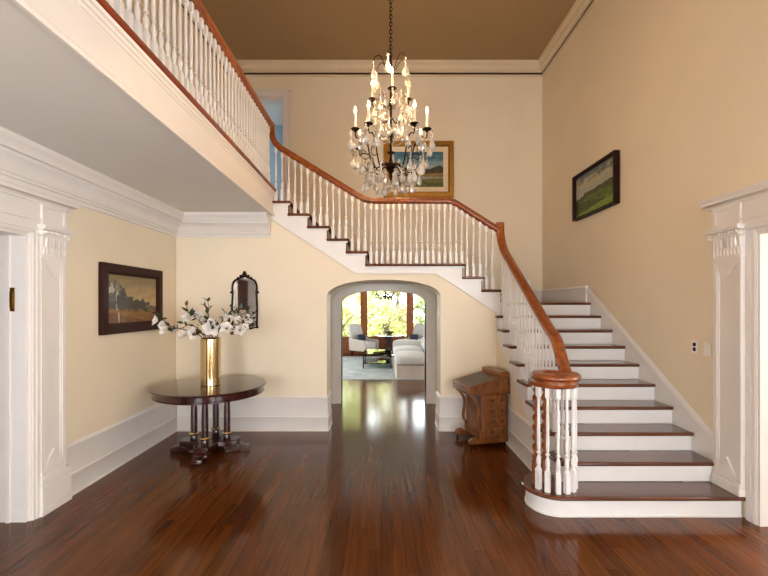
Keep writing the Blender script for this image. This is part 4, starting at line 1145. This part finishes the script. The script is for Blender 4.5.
# ------------------------------------------------------------------ garden outside the windows
struct(MB().box(-14, 14, 14.45, 34, -.25, -.15), 'ground', M['lawn'])
def tree(name, lab, cat, x, y, h, rad, mat, nleaf, seed, trunk=True, z0=.5, leaf=.16):
    q = random.Random(seed); r = thing(name, lab, cat, (x, y, -.15))
    m = MB(); tips = []
    m.tube([(0,0,0),(q.uniform(-.1,.1),0,h*.25),(q.uniform(-.2,.2),q.uniform(-.2,.2),h*.6)], [.14 if trunk else .05,.11 if trunk else .04,.05], 8)
    for k in range(9):
        a = q.uniform(0,2*PI); zz = q.uniform(h*.15, h*.55); e = Vector((rad*.8*math.cos(a), rad*.8*math.sin(a), min(h*.95, zz+q.uniform(.3,1)*h*.35)))
        m.tube([(0,0,zz),(e.x*.5,e.y*.5,zz+(e.z-zz)*.6),tuple(e)], [.05,.03,.01], 5); tips.append(e)
    m.build('trunk' if trunk else 'stem', M['bark'], r, local=True)
    lv = MB(); vs = []; fs = []
    cl = []
    for k in range(26):
        a = q.uniform(0,2*PI); rr = rad*math.sqrt(q.random()); zz = z0+(h-z0)*q.random()
        f_ = math.sin(PI*min(1,max(.08,(zz-z0*.6)/(h-z0*.6))))**.5
        cl.append((Vector((rr*f_*math.cos(a), rr*f_*math.sin(a), zz)), q.uniform(.25,.55)*rad*.8))
    for i in range(nleaf):
        c, s_ = q.choice(cl)
        p = c + Vector((q.gauss(0,1), q.gauss(0,1), q.gauss(0,.8)))*s_*.5
        if p.z < .02: p.z = .02
        d = Vector((q.gauss(0,1),q.gauss(0,1),q.gauss(0,1))).normalized(); u = d.orthogonal().normalized(); v = d.cross(u)
        L = leaf*q.uniform(.6,1.2); b = len(vs)
        vs += [p-u*L*.5, p+v*L*.28+d*L*.06, p+u*L*.5, p-v*L*.28+d*L*.06]; fs.append((b,b+1,b+2,b+3))
    lv.add(vs, fs); lv.build('foliage', mat, r, local=True, smooth=0, fix=False)
tree('tree', 'loose lime-green tree outside the left window', 'tree', -1.9, 19.8, 4.6, 1.45, M['fol_lime'], 9000, 1, leaf=.2)
tree('tree', 'tall airy olive-toned tree outside the middle window', 'tree', .75, 21.6, 5.2, 1.3, M['fol_olive'], 8000, 2, leaf=.2)
tree('tree', 'dense green tree outside the right window', 'tree', 3.2, 18.6, 4.8, 1.0, M['fol_green'], 8000, 3, leaf=.2)
tree('tree', 'far lime tree filling the gap behind the middle window', 'tree', -.6, 26.0, 5.6, 1.7, M['fol_lime'], 8000, 9, leaf=.24)
tree('shrub', 'lime shrub low behind the left armchair', 'shrub', -1.6, 16.6, 1.9, .75, M['fol_lime'], 3600, 4, False, .1, .13)
tree('shrub', 'bright green shrub low in the middle window', 'shrub', .1, 17.4, 1.9, .75, M['fol_lime'], 3600, 5, False, .1, .13)
tree('shrub', 'dark green shrub low behind the right armchair', 'shrub', 1.8, 16.9, 2.2, .7, M['fol_green'], 3600, 6, False, .1, .13)

# ------------------------------------------------------------------ light
wd = bpy.data.worlds.new('sky'); SC.world = wd; wd.use_nodes = True
bg = wd.node_tree.nodes['Background']; bg.inputs[0].default_value = (.90,.95,1,1); bg.inputs[1].default_value = 14.0
def area(name, loc, rot, sx, sy, power, col=(1,1,1)):
    l = bpy.data.lights.new(name, 'AREA'); l.shape = 'RECTANGLE'; l.size = sx; l.size_y = sy; l.energy = power; l.color = col
    o = bpy.data.objects.new(name, l); COL.objects.link(o); o.location = loc; o.rotation_euler = rot; return o
DAY = (.97, .98, 1)
for i, (a, b) in enumerate(WX):
    area('window_daylight', ((a+b)/2, -2.98, 1.55), (PI/2,0,0), b-a, 2.0, 56, DAY)
area('side_wall_fill', (XR+.1, -1.5, 1.65), (PI/2,0,PI/2), 2.0, 2.1, 40, DAY)  # added lamp out of view, brightens the left wall
area('left_room_daylight', (-5.0, 3.4, 1.5), (PI/2,0,-PI/2), 2.4, 1.8, 22, (.80,.90,1))
area('right_room_daylight', (5.1, 3.4, 1.5), (PI/2,0,PI/2), 2.4, 1.8, 230, (1,.98,.95))
area('blue_room_daylight', (-3.1, 8.3, 4.6), (PI/2,0,-PI/2), 1.0, 1.2, 7, (.85,.92,1))
area('living_side_fill', (3.9, 10.5, 1.5), (PI/2,0,PI/2), 4.0, 1.8, 130, (.97,.98,1))  # added fill lamp at a solid wall, brightens the living room
area('living_side_fill', (-3.9, 10.5, 1.5), (PI/2,0,-PI/2), 4.0, 1.8, 130, (.97,.98,1))  # second added fill lamp, at the opposite solid wall
for p in lights:
    l = bpy.data.lights.new('candle_light', 'POINT'); l.energy = 7.0; l.color = (1,.62,.30); l.shadow_soft_size = .03
    o = bpy.data.objects.new('candle_light', l); COL.objects.link(o); o.location = p + Vector((0,0,.075))
s = bpy.data.lights.new('sun', 'SUN'); s.energy = 13.0; s.angle = .02; s.color = (1,.95,.85)
o = bpy.data.objects.new('sun', s); COL.objects.link(o); o.rotation_euler = (math.radians(38), 0, math.radians(-25))

# ------------------------------------------------------------------ camera
cd = bpy.data.cameras.new('camera'); cam = bpy.data.objects.new('camera', cd); COL.objects.link(cam)
cd.sensor_width = 36; cd.lens = 36*404/768; cd.shift_x = 3/768; cd.shift_y = 17/768; cd.clip_end = 200; cd.clip_start = .05
cam.location = (0, 0, H); cam.rotation_euler = (PI/2, 0, 0)
SC.camera = cam
vs = SC.view_settings; SC.display_settings.display_device = 'sRGB'
vs.view_transform = 'Standard'; vs.look = 'None'; vs.gamma = 1; vs.use_curve_mapping = False; vs.exposure = 0
SC.cycles.max_bounces = 10; SC.cycles.diffuse_bounces = 5; SC.cycles.glossy_bounces = 4; SC.cycles.transmission_bounces = 6; SC.cycles.transparent_max_bounces = 10
SC.cycles.sample_clamp_indirect = 6; SC.cycles.caustics_reflective = False; SC.cycles.caustics_refractive = False
SC.cycles.use_denoising = True

# repeats of one kind share a group phrase
GROUPS = {'armchair': 'slipcovered armchairs at the window table', 'cushion': 'navy cushions on the armchairs', 'magnolia_branch': 'magnolia branches in the brass vase',
          'framed_painting': 'framed landscape paintings in the hall', 'tree': 'trees in the garden', 'shrub': 'shrubs under the windows', 'light_switch': 'switch plates in the hall', 'wall_outlet': 'outlet plates in the hall'}
for o in list(SC.objects):
    if o.parent is None and o.get('category') and o.name.split('.')[0] in GROUPS: o['group'] = GROUPS[o.name.split('.')[0]]
